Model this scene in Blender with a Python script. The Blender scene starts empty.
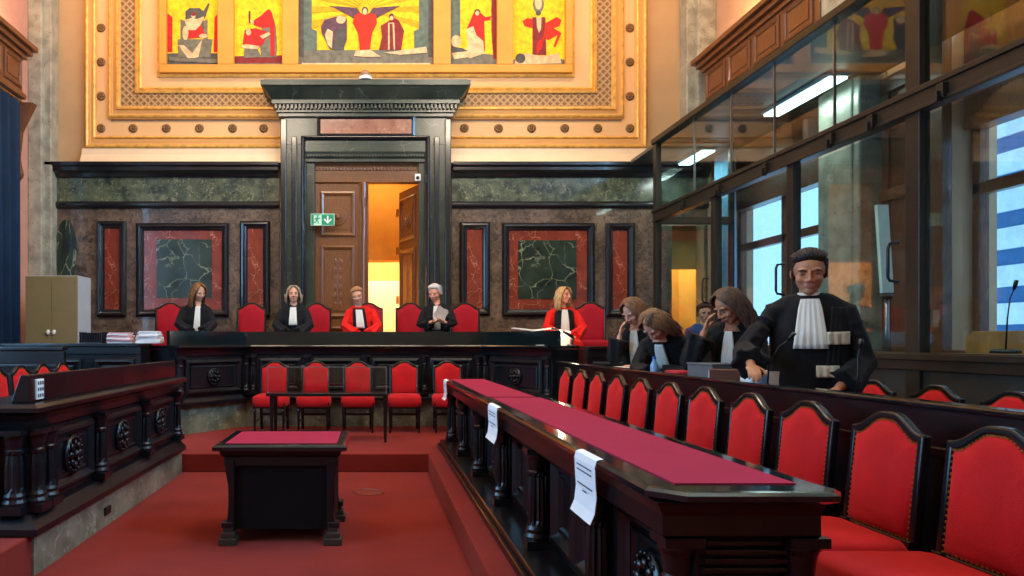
import bpy, bmesh, math, random
from mathutils import Vector, Matrix, Euler
random.seed(7)
PI = math.pi
scene = bpy.context.scene
COL = scene.collection

# ------------------------------------------------------------------ helpers
def lin(c):
    out = []
    for v in c[:3]:
        v = v / 255.0
        out.append(v / 12.92 if v <= 0.04045 else ((v + 0.055) / 1.055) ** 2.4)
    return (out[0], out[1], out[2], 1.0)

def tag(o, label=None, cat=None, group=None, kind=None):
    if label: o['label'] = label
    if cat: o['category'] = cat
    if group: o['group'] = group
    if kind: o['kind'] = kind
    return o

def empty(name, loc=(0, 0, 0), rz=0.0, label=None, cat=None, group=None):
    o = bpy.data.objects.new(name, None)
    o.empty_display_size = 0.1
    o.location = loc
    o.rotation_euler = (0, 0, rz)
    COL.objects.link(o)
    return tag(o, label, cat, group)

def copy_tree(o, parent=None):
    c = o.copy()
    COL.objects.link(c)
    if parent: c.parent = parent
    for ch in list(KIDS.get(o.name, [])):
        k = copy_tree(ch, c)
        KIDS.setdefault(c.name, []).append(k)
    return c
KIDS = {}

class MB:
    def __init__(s, M=None):
        s.bm = bmesh.new(); s.M = M or Matrix.Identity(4); s.mi = 0
    def v(s, co):
        return s.bm.verts.new(s.M @ Vector(co))
    def f(s, vs):
        try:
            fc = s.bm.faces.new(vs); fc.material_index = s.mi; return fc
        except ValueError:
            return None
    def box(s, x0, x1, y0, y1, z0, z1):
        p = [s.v((x, y, z)) for z in (z0, z1) for y in (y0, y1) for x in (x0, x1)]
        for q in ((0,2,3,1),(4,5,7,6),(0,1,5,4),(2,6,7,3),(0,4,6,2),(1,3,7,5)):
            s.f([p[i] for i in q])
        return s
    def frus(s, b, t, z0, z1):   # b,t = (x0,x1,y0,y1)
        p = [s.v((x, y, z0)) for y in b[2:4] for x in b[0:2]] + [s.v((x, y, z1)) for y in t[2:4] for x in t[0:2]]
        for q in ((0,2,3,1),(4,5,7,6),(0,1,5,4),(2,6,7,3),(0,4,6,2),(1,3,7,5)):
            s.f([p[i] for i in q])
        return s
    def prism(s, pts, a0, a1, plane='xz'):
        def co(p, a):
            if plane == 'xz': return (p[0], a, p[1])
            if plane == 'xy': return (p[0], p[1], a)
            return (a, p[0], p[1])
        A = [s.v(co(p, a0)) for p in pts]; B = [s.v(co(p, a1)) for p in pts]
        n = len(pts)
        s.f(A); s.f(B[::-1])
        for i in range(n): s.f([A[i], A[(i+1) % n], B[(i+1) % n], B[i]])
        return s
    def rings(s, rings, cap=True, closed=True):
        R = [[s.v(p) for p in r] for r in rings]
        n = len(R[0])
        for a, b in zip(R, R[1:]):
            for i in range(n if closed else n-1):
                s.f([a[i], a[(i+1) % n], b[(i+1) % n], b[i]])
        if cap: s.f(R[0][::-1]); s.f(R[-1])
        return s
    def lathe(s, prof, cx=0, cy=0, seg=16, flute=0.0, fz=None, nf=None):
        rs = []
        for r, z in prof:
            ring = []
            for i in range(seg):
                a = 2*PI*i/seg
                rr = r
                if flute and fz and fz[0] <= z <= fz[1] and i % 2: rr = r*(1-flute)
                ring.append((cx+rr*math.cos(a), cy+rr*math.sin(a), z))
            rs.append(ring)
        return s.rings(rs)
    def disc(s, c, r, y0, y1, seg=20):   # short cylinder along y
        return s.rings([[(c[0]+r*math.cos(2*PI*i/seg), y, c[1]+r*math.sin(2*PI*i/seg)) for i in range(seg)] for y in (y0, y1)])
    def ell(s, c, r, R=None, seg=14, rg=9):
        c = Vector(c); R = R or Matrix.Identity(3)
        top = s.v(c + R @ Vector((0, 0, r[2]))); bot = s.v(c + R @ Vector((0, 0, -r[2])))
        rows = []
        for j in range(1, rg):
            t = PI*j/rg
            rows.append([s.v(c + R @ Vector((r[0]*math.sin(t)*math.cos(2*PI*i/seg), r[1]*math.sin(t)*math.sin(2*PI*i/seg), r[2]*math.cos(t)))) for i in range(seg)])
        for i in range(seg):
            s.f([top, rows[0][i], rows[0][(i+1) % seg]])
            s.f([bot, rows[-1][(i+1) % seg], rows[-1][i]])
        for a, b in zip(rows, rows[1:]):
            for i in range(seg): s.f([a[i], b[i], b[(i+1) % seg], a[(i+1) % seg]])
        return s
    def limb(s, pts, rad, seg=12, rip=0.0, nr=7, ph=0.0, up=None):
        pts = [Vector(p) for p in pts]
        rs = []
        for i, p in enumerate(pts):
            if i == 0: d = pts[1]-p
            elif i == len(pts)-1: d = p-pts[i-1]
            else: d = (pts[i+1]-p).normalized()+(p-pts[i-1]).normalized()
            d.normalize()
            u = Vector(up) if up else (Vector((1, 0, 0)) if abs(d.x) < 0.8 else Vector((0, 1, 0)))
            u = (u - d*u.dot(d)).normalized(); w = d.cross(u)
            r = rad[i]; rx, ry = (r, r) if not isinstance(r, tuple) else r
            ring = []
            for k in range(seg):
                a = 2*PI*k/seg
                q = 1 + rip*(i/(len(pts)-1.0))*math.sin(nr*a+ph+i*0.5)
                ring.append(p + u*(rx*q*math.cos(a)) + w*(ry*q*math.sin(a)))
            rs.append(ring)
        return s.rings(rs)
    def cap(s, p0, p1, r0, r1, seg=10):
        p0, p1 = Vector(p0), Vector(p1)
        s.limb([p0, p1], [r0, r1], seg)
        s.ell(p0, (r0,)*3, seg=seg, rg=6); s.ell(p1, (r1,)*3, seg=seg, rg=6)
        return s
    def tube(s, pts, r, seg=8):
        return s.limb(pts, [r]*len(pts), seg)
    def mould(s, x0, x1, z0, z1, prof, y, flip=1):
        # mitred picture-frame moulding in an xz plane; prof = (inset, height toward -y)
        L = []
        for t, h in prof:
            yy = y - h*flip
            L.append([s.v((x0+t, yy, z0+t)), s.v((x1-t, yy, z0+t)), s.v((x1-t, yy, z1-t)), s.v((x0+t, yy, z1-t))])
        n = len(L)
        for j in range(n):
            a, b = L[j], L[(j+1) % n]
            for i in range(4): s.f([a[i], a[(i+1) % 4], b[(i+1) % 4], b[i]])
        return s
    def sweep(s, path, prof, close_ends=True):
        # path = plan polyline; prof = closed loop of (outward offset, z); outward = right of travel
        P = [Vector((p[0], p[1])) for p in path]
        N = []
        for i in range(len(P)):
            def nrm(a, b):
                d = (b-a).normalized(); return Vector((d.y, -d.x))
            if i == 0: m = nrm(P[0], P[1])
            elif i == len(P)-1: m = nrm(P[-2], P[-1])
            else:
                a, b = nrm(P[i-1], P[i]), nrm(P[i], P[i+1])
                m = (a+b); m = m/(1+a.dot(b))
            N.append(m)
        R = [[s.v((p.x+m.x*o, p.y+m.y*o, z)) for o, z in prof] for p, m in zip(P, N)]
        n = len(prof)
        for a, b in zip(R, R[1:]):
            for i in range(n): s.f([a[i], a[(i+1) % n], b[(i+1) % n], b[i]])
        if close_ends: s.f(R[0][::-1]); s.f(R[-1])
        return s
    def build(s, name, mat, parent=None, smooth=False, bevel=0.0, remesh=0.0, sm=0, sub=0, disp=None, kind=None, label=None):
        bmesh.ops.recalc_face_normals(s.bm, faces=s.bm.faces)
        me = bpy.data.meshes.new(name)
        s.bm.to_mesh(me); s.bm.free()
        for m in (mat if isinstance(mat, (list, tuple)) else [mat]): me.materials.append(m)
        o = bpy.data.objects.new(name, me)
        COL.objects.link(o)
        if parent:
            o.parent = parent; KIDS.setdefault(parent.name, []).append(o)
        if smooth or remesh or sub:
            for p in me.polygons: p.use_smooth = True
        if bevel:
            b = o.modifiers.new('bevel', 'BEVEL'); b.width = bevel; b.segments = 2; b.limit_method = 'ANGLE'; b.angle_limit = math.radians(40)
        if remesh:
            r = o.modifiers.new('remesh', 'REMESH'); r.mode = 'VOXEL'; r.voxel_size = remesh; r.use_smooth_shade = True
        if sm:
            q = o.modifiers.new('smooth', 'SMOOTH'); q.iterations = sm; q.factor = 0.5
        if disp:
            tx = bpy.data.textures.new('ripple', 'CLOUDS'); tx.noise_scale = disp[1]
            d = o.modifiers.new('displace', 'DISPLACE'); d.texture = tx; d.strength = disp[0]; d.mid_level = 0.5
        if sub:
            q = o.modifiers.new('subsurf', 'SUBSURF'); q.levels = sub; q.render_levels = sub
        if kind: o['kind'] = kind
        if label: o['label'] = label
        return o

def T(x=0, y=0, z=0, rz=0): return Matrix.Translation((x, y, z)) @ Matrix.Rotation(rz, 4, 'Z')
def frame_m(ox, oy, a):   # local u along angle a, local -y faces outward
    return T(ox, oy, 0, a)

# ------------------------------------------------------------------ materials
MATS = {}
def newmat(name):
    m = bpy.data.materials.new(name); m.use_nodes = True
    nt = m.node_tree; b = nt.nodes['Principled BSDF']
    MATS[name] = m
    return m, nt, b
def nd(nt, t, **k):
    n = nt.nodes.new(t)
    for a, v in k.items():
        if a in n.inputs: n.inputs[a].default_value = v
        else: setattr(n, a, v)
    return n
def coords(nt, scale=(1, 1, 1), kind='Object'):
    tc = nd(nt, 'ShaderNodeTexCoord'); mp = nd(nt, 'ShaderNodeMapping')
    mp.inputs['Scale'].default_value = scale
    nt.links.new(tc.outputs[kind], mp.inputs['Vector'])
    return mp.outputs['Vector']
def ramp(nt, fac, stops):
    r = nd(nt, 'ShaderNodeValToRGB'); e = r.color_ramp.elements
    while len(e) > 1: e.remove(e[-1])
    e[0].position = stops[0][0]; e[0].color = stops[0][1]
    for p, c in stops[1:]:
        x = e.new(p); x.color = c
    nt.links.new(fac, r.inputs['Fac'])
    return r.outputs['Color']
def mixc(nt, fac, a, b, mode='MIX'):
    m = nd(nt, 'ShaderNodeMix', data_type='RGBA', blend_type=mode)
    for sock, v in ((m.inputs[0], fac), (m.inputs[6], a), (m.inputs[7], b)):
        if hasattr(v, 'is_output') or isinstance(v, bpy.types.NodeSocket): nt.links.new(v, sock)
        else: sock.default_value = v
    return m.outputs[2]
def bump(nt, b, h, strength=0.3, dist=0.01):
    n = nd(nt, 'ShaderNodeBump'); n.inputs['Strength'].default_value = strength; n.inputs['Distance'].default_value = dist
    nt.links.new(h, n.inputs['Height']); nt.links.new(n.outputs['Normal'], b.inputs['Normal'])

def simple(name, c, rough=0.5, metal=0.0, var=0.12, scale=6.0, coat=0.0, sheen=0.0, bmp=0.0, bscale=60.0, spec=0.5):
    m, nt, b = newmat(name)
    v = coords(nt)
    n = nd(nt, 'ShaderNodeTexNoise', Scale=scale, Detail=4.0); nt.links.new(v, n.inputs['Vector'])
    c = lin(c)
    lo = tuple(x*(1-var) for x in c[:3])+(1,); hi = tuple(min(1, x*(1+var)) for x in c[:3])+(1,)
    nt.links.new(ramp(nt, n.outputs['Fac'], [(0.3, lo), (0.7, hi)]), b.inputs['Base Color'])
    b.inputs['Roughness'].default_value = rough; b.inputs['Metallic'].default_value = metal
    b.inputs['Coat Weight'].default_value = coat; b.inputs['Coat Roughness'].default_value = 0.08
    b.inputs['Specular IOR Level'].default_value = spec
    if sheen:
        b.inputs['Sheen Weight'].default_value = sheen; b.inputs['Sheen Tint'].default_value = tuple(min(1, x*2+.1) for x in c[:3])+(1,)
    if bmp:
        n2 = nd(nt, 'ShaderNodeTexNoise', Scale=bscale, Detail=3.0); nt.links.new(v, n2.inputs['Vector'])
        bump(nt, b, n2.outputs['Fac'], bmp)
    return m

def marble(name, base, base2, vein, scale=2.0, vw=0.03, rough=0.18, vs=1.2, dist=1.0, nscale=None, coat=0.3):
    m, nt, b = newmat(name)
    v = coords(nt)
    n1 = nd(nt, 'ShaderNodeTexNoise', Scale=nscale or scale*1.6, Detail=6.0); nt.links.new(v, n1.inputs['Vector'])
    col = ramp(nt, n1.outputs['Fac'], [(0.35, lin(base)), (0.65, lin(base2))])
    nz = nd(nt, 'ShaderNodeTexNoise', Scale=scale*1.3, Detail=5.0); nt.links.new(v, nz.inputs['Vector'])
    add = nd(nt, 'ShaderNodeMix', data_type='RGBA', blend_type='LINEAR_LIGHT'); add.inputs[0].default_value = 0.35*dist
    nt.links.new(v, add.inputs[6]); nt.links.new(nz.outputs['Color'], add.inputs[7])
    vo = nd(nt, 'ShaderNodeTexVoronoi', feature='DISTANCE_TO_EDGE', Scale=scale*vs); nt.links.new(add.outputs[2], vo.inputs['Vector'])
    vm = ramp(nt, vo.outputs['Distance'], [(0.0, (1, 1, 1, 1)), (vw, (0, 0, 0, 1))])
    n3 = nd(nt, 'ShaderNodeTexNoise', Scale=scale*2.2, Detail=2.0); nt.links.new(v, n3.inputs['Vector'])
    mk = ramp(nt, n3.outputs['Fac'], [(0.42, (0, 0, 0, 1)), (0.62, (1, 1, 1, 1))])
    mm = nd(nt, 'ShaderNodeMath', operation='MULTIPLY'); nt.links.new(vm, mm.inputs[0]); nt.links.new(mk, mm.inputs[1])
    nt.links.new(mixc(nt, mm.outputs[0], col, lin(vein)), b.inputs['Base Color'])
    b.inputs['Roughness'].default_value = rough; b.inputs['Coat Weight'].default_value = coat; b.inputs['Coat Roughness'].default_value = 0.1
    return m

def breccia(name):
    m, nt, b = newmat(name)
    v = coords(nt)
    nz = nd(nt, 'ShaderNodeTexNoise', Scale=9.0, Detail=8.0); nt.links.new(v, nz.inputs['Vector'])
    add = nd(nt, 'ShaderNodeMix', data_type='RGBA', blend_type='LINEAR_LIGHT'); add.inputs[0].default_value = 0.16
    nt.links.new(v, add.inputs[6]); nt.links.new(nz.outputs['Color'], add.inputs[7])
    vo = nd(nt, 'ShaderNodeTexVoronoi', Scale=15.0); nt.links.new(add.outputs[2], vo.inputs['Vector'])
    sep = nd(nt, 'ShaderNodeSeparateColor'); nt.links.new(vo.outputs['Color'], sep.inputs[0])
    c1 = ramp(nt, sep.outputs[0], [(0.0, lin((44, 35, 32))), (0.3, lin((76, 60, 50))), (0.6, lin((108, 88, 72))), (1.0, lin((132, 112, 92)))])
    n2 = nd(nt, 'ShaderNodeTexNoise', Scale=2.6, Detail=7.0); nt.links.new(v, n2.inputs['Vector'])
    c2 = ramp(nt, n2.outputs['Fac'], [(0.3, lin((50, 40, 36))), (0.7, lin((128, 104, 84)))])
    c = mixc(nt, 0.5, c1, c2)
    vo2 = nd(nt, 'ShaderNodeTexVoronoi', Scale=7.5); nt.links.new(add.outputs[2], vo2.inputs['Vector'])
    sp = ramp(nt, vo2.outputs['Distance'], [(0.14, (.7, .7, .7, 1)), (0.3, (0, 0, 0, 1))])
    nt.links.new(mixc(nt, sp, c, lin((34, 27, 26))), b.inputs['Base Color'])
    b.inputs['Roughness'].default_value = 0.28; b.inputs['Coat Weight'].default_value = 0.3
    return m

def wood(name, a, c, scale=(1, 1, 12), rough=0.35, coat=0.3):
    m, nt, b = newmat(name)
    v = coords(nt, (12/scale[2], 12/scale[2], 1) if scale[2] == 12 else scale)
    w = nd(nt, 'ShaderNodeTexNoise', Scale=9.0, Detail=6.0, Distortion=1.2)
    v2 = coords(nt, (9, 9, 0.8)); nt.links.new(v2, w.inputs['Vector'])
    nt.links.new(ramp(nt, w.outputs['Fac'], [(0.3, lin(a)), (0.7, lin(c))]), b.inputs['Base Color'])
    b.inputs['Roughness'].default_value = rough; b.inputs['Coat Weight'].default_value = coat
    bump(nt, b, w.outputs['Fac'], 0.08)
    return m

def fabric(name, c, rough=0.9, sheen=0.6, var=0.15, scale=3.0, wave=0.0):
    m = simple(name, c, rough, var=var, scale=scale, sheen=sheen, bmp=0.25, bscale=260.0, spec=0.2)
    return m

DARK = simple('black polished wood', (13, 13, 17), 0.27, var=0.3, scale=4, coat=0.2)
DARKF = simple('black carved wood', (13, 14, 19), 0.36, var=0.3, scale=9, coat=0.12, bmp=0.15, bscale=40, spec=.4)
MATTEB = simple('matte black wood', (9, 8, 9), .6, spec=.2)
BENCHW = simple('dark brown black polished wood', (13, 10, 11), 0.3, var=0.3, scale=5, coat=0.15)
GLOSSTOP = simple('lacquered black top', (9, 22, 24), 0.13, var=0.3, scale=4, coat=0.8)
BMARB = marble('black green marble', (38, 48, 40), (56, 66, 54), (104, 114, 104), 1.6, 0.012, 0.3, coat=.1)
CORN = simple('black marble cornice', (26, 27, 30), 0.24, var=0.3, scale=3, coat=0.3)
GMARB = marble('green veined marble', (26, 38, 32), (48, 62, 52), (140, 150, 118), 1.5, 0.03, 0.2, vs=1.9, dist=.9)
FMARB = marble('green frieze marble', (44, 54, 46), (92, 98, 74), (150, 150, 118), 4.0, 0.06, 0.25, dist=1.8)
RMARB = marble('red veined marble', (112, 44, 30), (140, 60, 42), (206, 150, 120), 2.4, 0.022, 0.22, vs=1.6, dist=.9)
PMARB = marble('salmon marble', (140, 84, 62), (164, 104, 78), (196, 150, 116), 3.5, 0.03, 0.25)
PLINTH = marble('grey green plinth marble', (88, 94, 78), (132, 132, 108), (170, 170, 148), 3.0, 0.08, 0.3, dist=1.8)
PILLAR = marble('pale grey marble', (138, 134, 118), (176, 170, 150), (108, 104, 90), 3.0, 0.03, 0.3)
BREC = breccia('brown breccia marble')
PLAST = simple('peach plaster', (226, 176, 120), 0.8, var=0.05, scale=1.5)
PLASTD = simple('tan plaster', (190, 152, 110), 0.85, var=0.07, scale=2.0)
PLASTL = simple('pale stucco', (232, 202, 164), 0.8, var=0.05, scale=3.0)
OCHRE = simple('ochre frame paint', (218, 146, 50), 0.6, var=0.08, scale=3.0)
OCHL = simple('peach ochre paint', (214, 158, 90), .7, var=.06, scale=3)
GOLD = simple('gilded moulding', (222, 168, 78), 0.42, metal=0.25, var=0.25, scale=10.0)
BRONZE = simple('dull bronze', (134, 98, 58), 0.5, metal=0.4, var=0.2, scale=20)
BRASS = simple('brass', (180, 140, 70), 0.35, metal=0.9)
STEEL = simple('brushed steel', (150, 152, 156), 0.3, metal=0.9, var=0.05)
CAGEM = simple('dark bronze steel frame', (52, 46, 38), 0.38, metal=0.5, var=0.15)
DWOOD = wood('brown oak door', (92, 52, 24), (132, 80, 38))
PWOOD = wood('reddish brown panelling', (88, 48, 28), (124, 72, 42))
LWOOD = wood('golden wood', (176, 112, 52), (206, 140, 70))
VELV = fabric('red velvet', (178, 14, 18), 0.8, 0.5, 0.16, 5)
VELVD = fabric('wine red upholstery', (160, 14, 34), 0.75, 0.4, 0.12, 5)
PINK = fabric('raspberry felt', (150, 26, 54), 0.9, 0.08, 0.06, 3)
BLACKC = fabric('black gown cloth', (20, 19, 21), 0.8, 0.35, 0.2, 6)
REDC = fabric('scarlet gown cloth', (214, 26, 18), 0.8, 0.4, 0.1, 6)
WHITEC = fabric('white pleated linen', (222, 218, 206), 0.85, 0.2, 0.04, 8)
FUR = simple('cream fur', (214, 200, 172), 0.95, var=0.1, scale=50, bmp=1.0, bscale=180)
BLUEC = fabric('dark blue curtain cloth', (20, 40, 62), 0.9, 0.3, 0.2, 2)
BLUESH = fabric('navy uniform cloth', (44, 74, 128), 0.85, 0.2, 0.1, 4)
PAPER = simple('white paper', (226, 222, 218), 0.85, var=0.03)
PAPERP = simple('pink paper', (224, 166, 166), 0.85, var=0.06)
INK = simple('grey print', (92, 90, 92), 0.9, var=0.02)
OLIVE = simple('khaki metal', (138, 122, 84), 0.5, var=0.05, coat=0.1)
GREYM = simple('pale grey metal', (178, 184, 186), 0.45, var=0.04)
BLK = simple('black plastic', (16, 16, 17), 0.4, var=0.1)
WHT = simple('white plastic', (232, 232, 228), 0.4, var=0.03)
GREENS = simple('exit sign green', (0, 140, 96), 0.4, var=0.03)
BLUEP = simple('blue plastic', (36, 96, 190), 0.35, var=0.05)
REDP = simple('red leather', (170, 24, 40), 0.5, var=0.1)
BROWNL = simple('brown leather', (104, 58, 44), 0.55, var=0.15)
GREYB = simple('grey cardboard', (96, 92, 92), 0.7, var=0.08)
def skin(name, c):
    m = simple(name, c, 0.5, var=0.07, scale=14, spec=0.35)
    b = m.node_tree.nodes['Principled BSDF']
    b.inputs['Subsurface Weight'].default_value = 0.15; b.inputs['Subsurface Radius'].default_value = (0.01, 0.004, 0.002)
    return m
SK1 = skin('fair skin', (214, 158, 128)); SK2 = skin('tanned skin', (184, 126, 92)); SK3 = skin('rosy skin', (222, 150, 122))
LIP = simple('lips', (184, 100, 86), 0.5); EYEW = simple('eye white', (225, 220, 212), 0.3); IRIS = simple('dark iris', (34, 24, 18), 0.2)
def hairm(name, c, c2):
    m, nt, b = newmat(name)
    w = nd(nt, 'ShaderNodeTexNoise', Scale=16.0, Detail=5.0, Distortion=0.6); v = coords(nt, (5, 5, 0.9)); nt.links.new(v, w.inputs['Vector'])
    nt.links.new(ramp(nt, w.outputs['Fac'], [(0.35, lin(c)), (0.65, lin(c2))]), b.inputs['Base Color'])
    b.inputs['Roughness'].default_value = 0.55
    bump(nt, b, w.outputs['Fac'], 0.8, 0.01)
    return m
H_DK = hairm('dark brown hair', (20, 14, 11), (50, 34, 24)); BROWD = simple('dark eyebrow', (50, 34, 26), .8); BROWL = simple('light eyebrow', (130, 96, 66), .8)
H_DB = hairm('wavy dark brown hair', (44, 30, 22), (100, 74, 54)); H_BR = hairm('brown hair', (84, 58, 38), (134, 96, 62))
H_BL = hairm('blonde hair', (166, 120, 70), (214, 176, 120)); H_WH = hairm('white hair', (176, 170, 164), (222, 218, 212))
H_GB = hairm('ash blonde hair', (126, 106, 84), (196, 176, 150)); H_RD = hairm('light ginger hair', (150, 96, 54), (196, 140, 90))
H_OM = hairm('chestnut to blonde hair', (60, 38, 26), (176, 116, 60))

def glassm(name, tint=(0.86, 0.93, 0.93, 1), refl=1.0):
    m = bpy.data.materials.new(name); m.use_nodes = True
    nt = m.node_tree; nt.nodes.clear()
    out = nd(nt, 'ShaderNodeOutputMaterial'); mx = nd(nt, 'ShaderNodeMixShader')
    tr = nd(nt, 'ShaderNodeBsdfTransparent'); tr.inputs['Color'].default_value = tint
    gl = nd(nt, 'ShaderNodeBsdfGlossy'); gl.inputs['Roughness'].default_value = 0.02
    lw = nd(nt, 'ShaderNodeFresnel'); lw.inputs['IOR'].default_value = 1.5
    ml = nd(nt, 'ShaderNodeMath', operation='MULTIPLY'); ml.inputs[1].default_value = refl
    ge = nd(nt, 'ShaderNodeNewGeometry'); iv = nd(nt, 'ShaderNodeMath', operation='SUBTRACT'); iv.inputs[0].default_value = 1.0
    nt.links.new(ge.outputs['Backfacing'], iv.inputs[1]); m2 = nd(nt, 'ShaderNodeMath', operation='MULTIPLY')
    nt.links.new(lw.outputs[0], ml.inputs[0]); nt.links.new(ml.outputs[0], m2.inputs[0]); nt.links.new(iv.outputs[0], m2.inputs[1]); nt.links.new(m2.outputs[0], mx.inputs[0])
    nt.links.new(tr.outputs[0], mx.inputs[1]); nt.links.new(gl.outputs[0], mx.inputs[2]); nt.links.new(mx.outputs[0], out.inputs[0])
    return m
GLASS = glassm('cage glass', (0.80, 0.90, 0.90, 1), 1.3)
WGLASS = glassm('window glass', (0.93, 0.96, 0.97, 1), 1.0)
def emis(name, c, s):
    m, nt, b = newmat(name)
    b.inputs['Base Color'].default_value = c; b.inputs['Emission Color'].default_value = c; b.inputs['Emission Strength'].default_value = s
    return m
LAMPW = emis('fluorescent tube', (0.85, 1.0, 0.9, 1), 5.0)
LAMPG = emis('warm lamp', (1.0, 0.75, 0.45, 1), 12.0)

def carpet():
    m, nt, b = newmat('red carpet')
    v = coords(nt)
    n = nd(nt, 'ShaderNodeTexNoise', Scale=1.3, Detail=5.0); nt.links.new(v, n.inputs['Vector'])
    n2 = nd(nt, 'ShaderNodeTexNoise', Scale=420.0, Detail=2.0); nt.links.new(v, n2.inputs['Vector'])
    c = ramp(nt, n.outputs['Fac'], [(0.3, lin((112, 28, 21))), (0.7, lin((136, 39, 28)))])
    c2 = ramp(nt, n2.outputs['Fac'], [(0.3, (0.72, 0.72, 0.72, 1)), (0.7, (1.15, 1.15, 1.15, 1))])
    nt.links.new(mixc(nt, 1.0, c, c2, 'MULTIPLY'), b.inputs['Base Color'])
    b.inputs['Roughness'].default_value = 1.0; b.inputs['Specular IOR Level'].default_value = 0.1
    b.inputs['Sheen Weight'].default_value = 0.25; b.inputs['Sheen Tint'].default_value = (0.9, 0.3, 0.25, 1)
    bump(nt, b, n2.outputs['Fac'], 0.5)
    return m
CARPET = carpet()
def braid():
    m, nt, b = newmat('braided gilt relief')
    v = coords(nt)
    outs = []
    for sx in (1, -1):
        mp = nd(nt, 'ShaderNodeMapping'); mp.inputs['Rotation'].default_value = (0, sx*PI/4, 0); nt.links.new(v, mp.inputs['Vector'])
        w = nd(nt, 'ShaderNodeTexWave', Scale=3.6, Distortion=0.0); w.bands_direction = 'X'; nt.links.new(mp.outputs[0], w.inputs['Vector'])
        outs.append(w.outputs['Fac'])
    mx = nd(nt, 'ShaderNodeMath', operation='MAXIMUM'); nt.links.new(outs[0], mx.inputs[0]); nt.links.new(outs[1], mx.inputs[1])
    nt.links.new(ramp(nt, mx.outputs[0], [(0.5, lin((128, 96, 60))), (0.95, lin((178, 140, 94)))]), b.inputs['Base Color'])
    b.inputs['Roughness'].default_value = 0.6; b.inputs['Metallic'].default_value = 0.2
    bump(nt, b, mx.outputs[0], 0.6, 0.02)
    return m
BRAID = braid()

# ------------------------------------------------------------------ room shell
YB = 12.5
def bx(p): return (p-372)*YB/720.0
def bz(p): return 1.45+(341-p)*YB/720.0
XL, XR, ZC, YR = -5.8, 5.8, 8.6, -4.0
ORD = ['nearest', 'second', 'third', 'fourth', 'fifth', 'sixth', 'seventh', 'eighth', 'ninth', 'tenth', 'eleventh']
def S(mb, name, mat, **k): return mb.build(name, mat, kind='structure', **k)
S(MB().box(XL-.3, XR+.3, YR-.3, YB+.3, -0.1, 0.0), 'floor', CARPET)
S(MB().box(XL-.3, XR+.3, YR-.3, YB+.3, ZC, ZC+.15), 'ceiling', PLASTL)
S(MB().box(XL-.3, XR+.3, YR-.3, YR, 0, ZC), 'wall_rear', PLASTD)
DX0, DX1, DZ = -1.19, 0.97, 4.78
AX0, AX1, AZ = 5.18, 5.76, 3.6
w = MB()
w.box(XL-.3, DX0, YB, YB+.3, 0, ZC); w.box(DX1, AX0, YB, YB+.3, 0, ZC)
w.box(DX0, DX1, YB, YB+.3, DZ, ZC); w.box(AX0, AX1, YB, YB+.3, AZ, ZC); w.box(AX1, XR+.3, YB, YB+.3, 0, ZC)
S(w, 'wall_back', PLASTD)
# marble dado on the back wall, either side of the portal
def dado(x0, x1, n, hole=None):
    m = MB()
    if hole: m.box(x0, hole[0], YB-.06, YB, 0.2, 3.74); m.box(hole[1], x1, YB-.06, YB, .2, 3.74); m.box(hole[0], hole[1], YB-.06, YB, hole[2], 3.74)
    else: m.box(x0, x1, YB-.06, YB, 0.2, 3.74)
    S(m, 'trim_%d' % n, BREC)
    S(MB().box(x0, x1, YB-.075, YB-.0, 3.86, 4.27), 'trim_%d' % (n+1), FMARB)
    c = MB()
    c.sweep([(x0, YB), (x1, YB)], [(0, 4.27), (.12, 4.27), (.16, 4.33), (.24, 4.36), (.24, 4.42), (.28, 4.44), (.28, 4.5), (0, 4.5)])
    c.sweep([(x0, YB), (x1, YB)], [(0, 3.74), (.10, 3.74), (.13, 3.78), (.13, 3.82), (.09, 3.86), (0, 3.86)])
    S(c, 'trim_%d' % (n+2), CORN, bevel=.006)
dado(-5.62, -1.6, 1)
dado(1.38, XR, 4, (AX0, AX1, AZ))
# marble wall panels
PROFB = [(0, 0), (0, .05), (.03, .08), (.06, .085), (.085, .06), (.11, .05), (.13, .02), (.13, 0)]
def wallpanel(px0, px1, py0, py1, big=None):
    y = YB-.06
    x0, x1, z0, z1 = bx(px0), bx(px1), bz(py1), bz(py0)
    r = empty('marble_wall_panel', ((x0+x1)/2, y, z0)); r['kind'] = 'structure'
    iv = T(-(x0+x1)/2, -y, -z0)
    MB(iv).mould(x0, x1, z0, z1, PROFB, y).build('panel_frame', CORN, r, bevel=.004)
    MB(iv).box(x0+.1, x1-.1, y-.02, y, z0+.1, z1-.1).build('red_marble_slab', RMARB, r)
    if big:
        a, b, c, d = bx(big[0]), bx(big[1]), bz(big[3]), bz(big[2])
        MB(iv).box(a, b, y-.032, y-.02, c, d).build('green_marble_slab', GMARB, r)
wallpanel(99, 128, 222, 317); wallpanel(138, 230, 224, 317, (158, 213, 240, 298)); wallpanel(241, 271, 222, 317)
wallpanel(459, 489, 223, 316); wallpanel(501, 593, 224, 317, (517, 575, 241, 299)); wallpanel(604, 633, 224, 317)
m = MB(); m.lathe([(.01, 0), (.26, 0), (.26, .03), (.01, .03)], seg=24)
ov = m.build('green_marble_oval', GMARB); ov.rotation_euler = (PI/2, 0, 0); ov.scale = (.7, 2.1, 1); ov.location = (bx(68), YB-.06, 3.0); ov['kind'] = 'structure'

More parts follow.
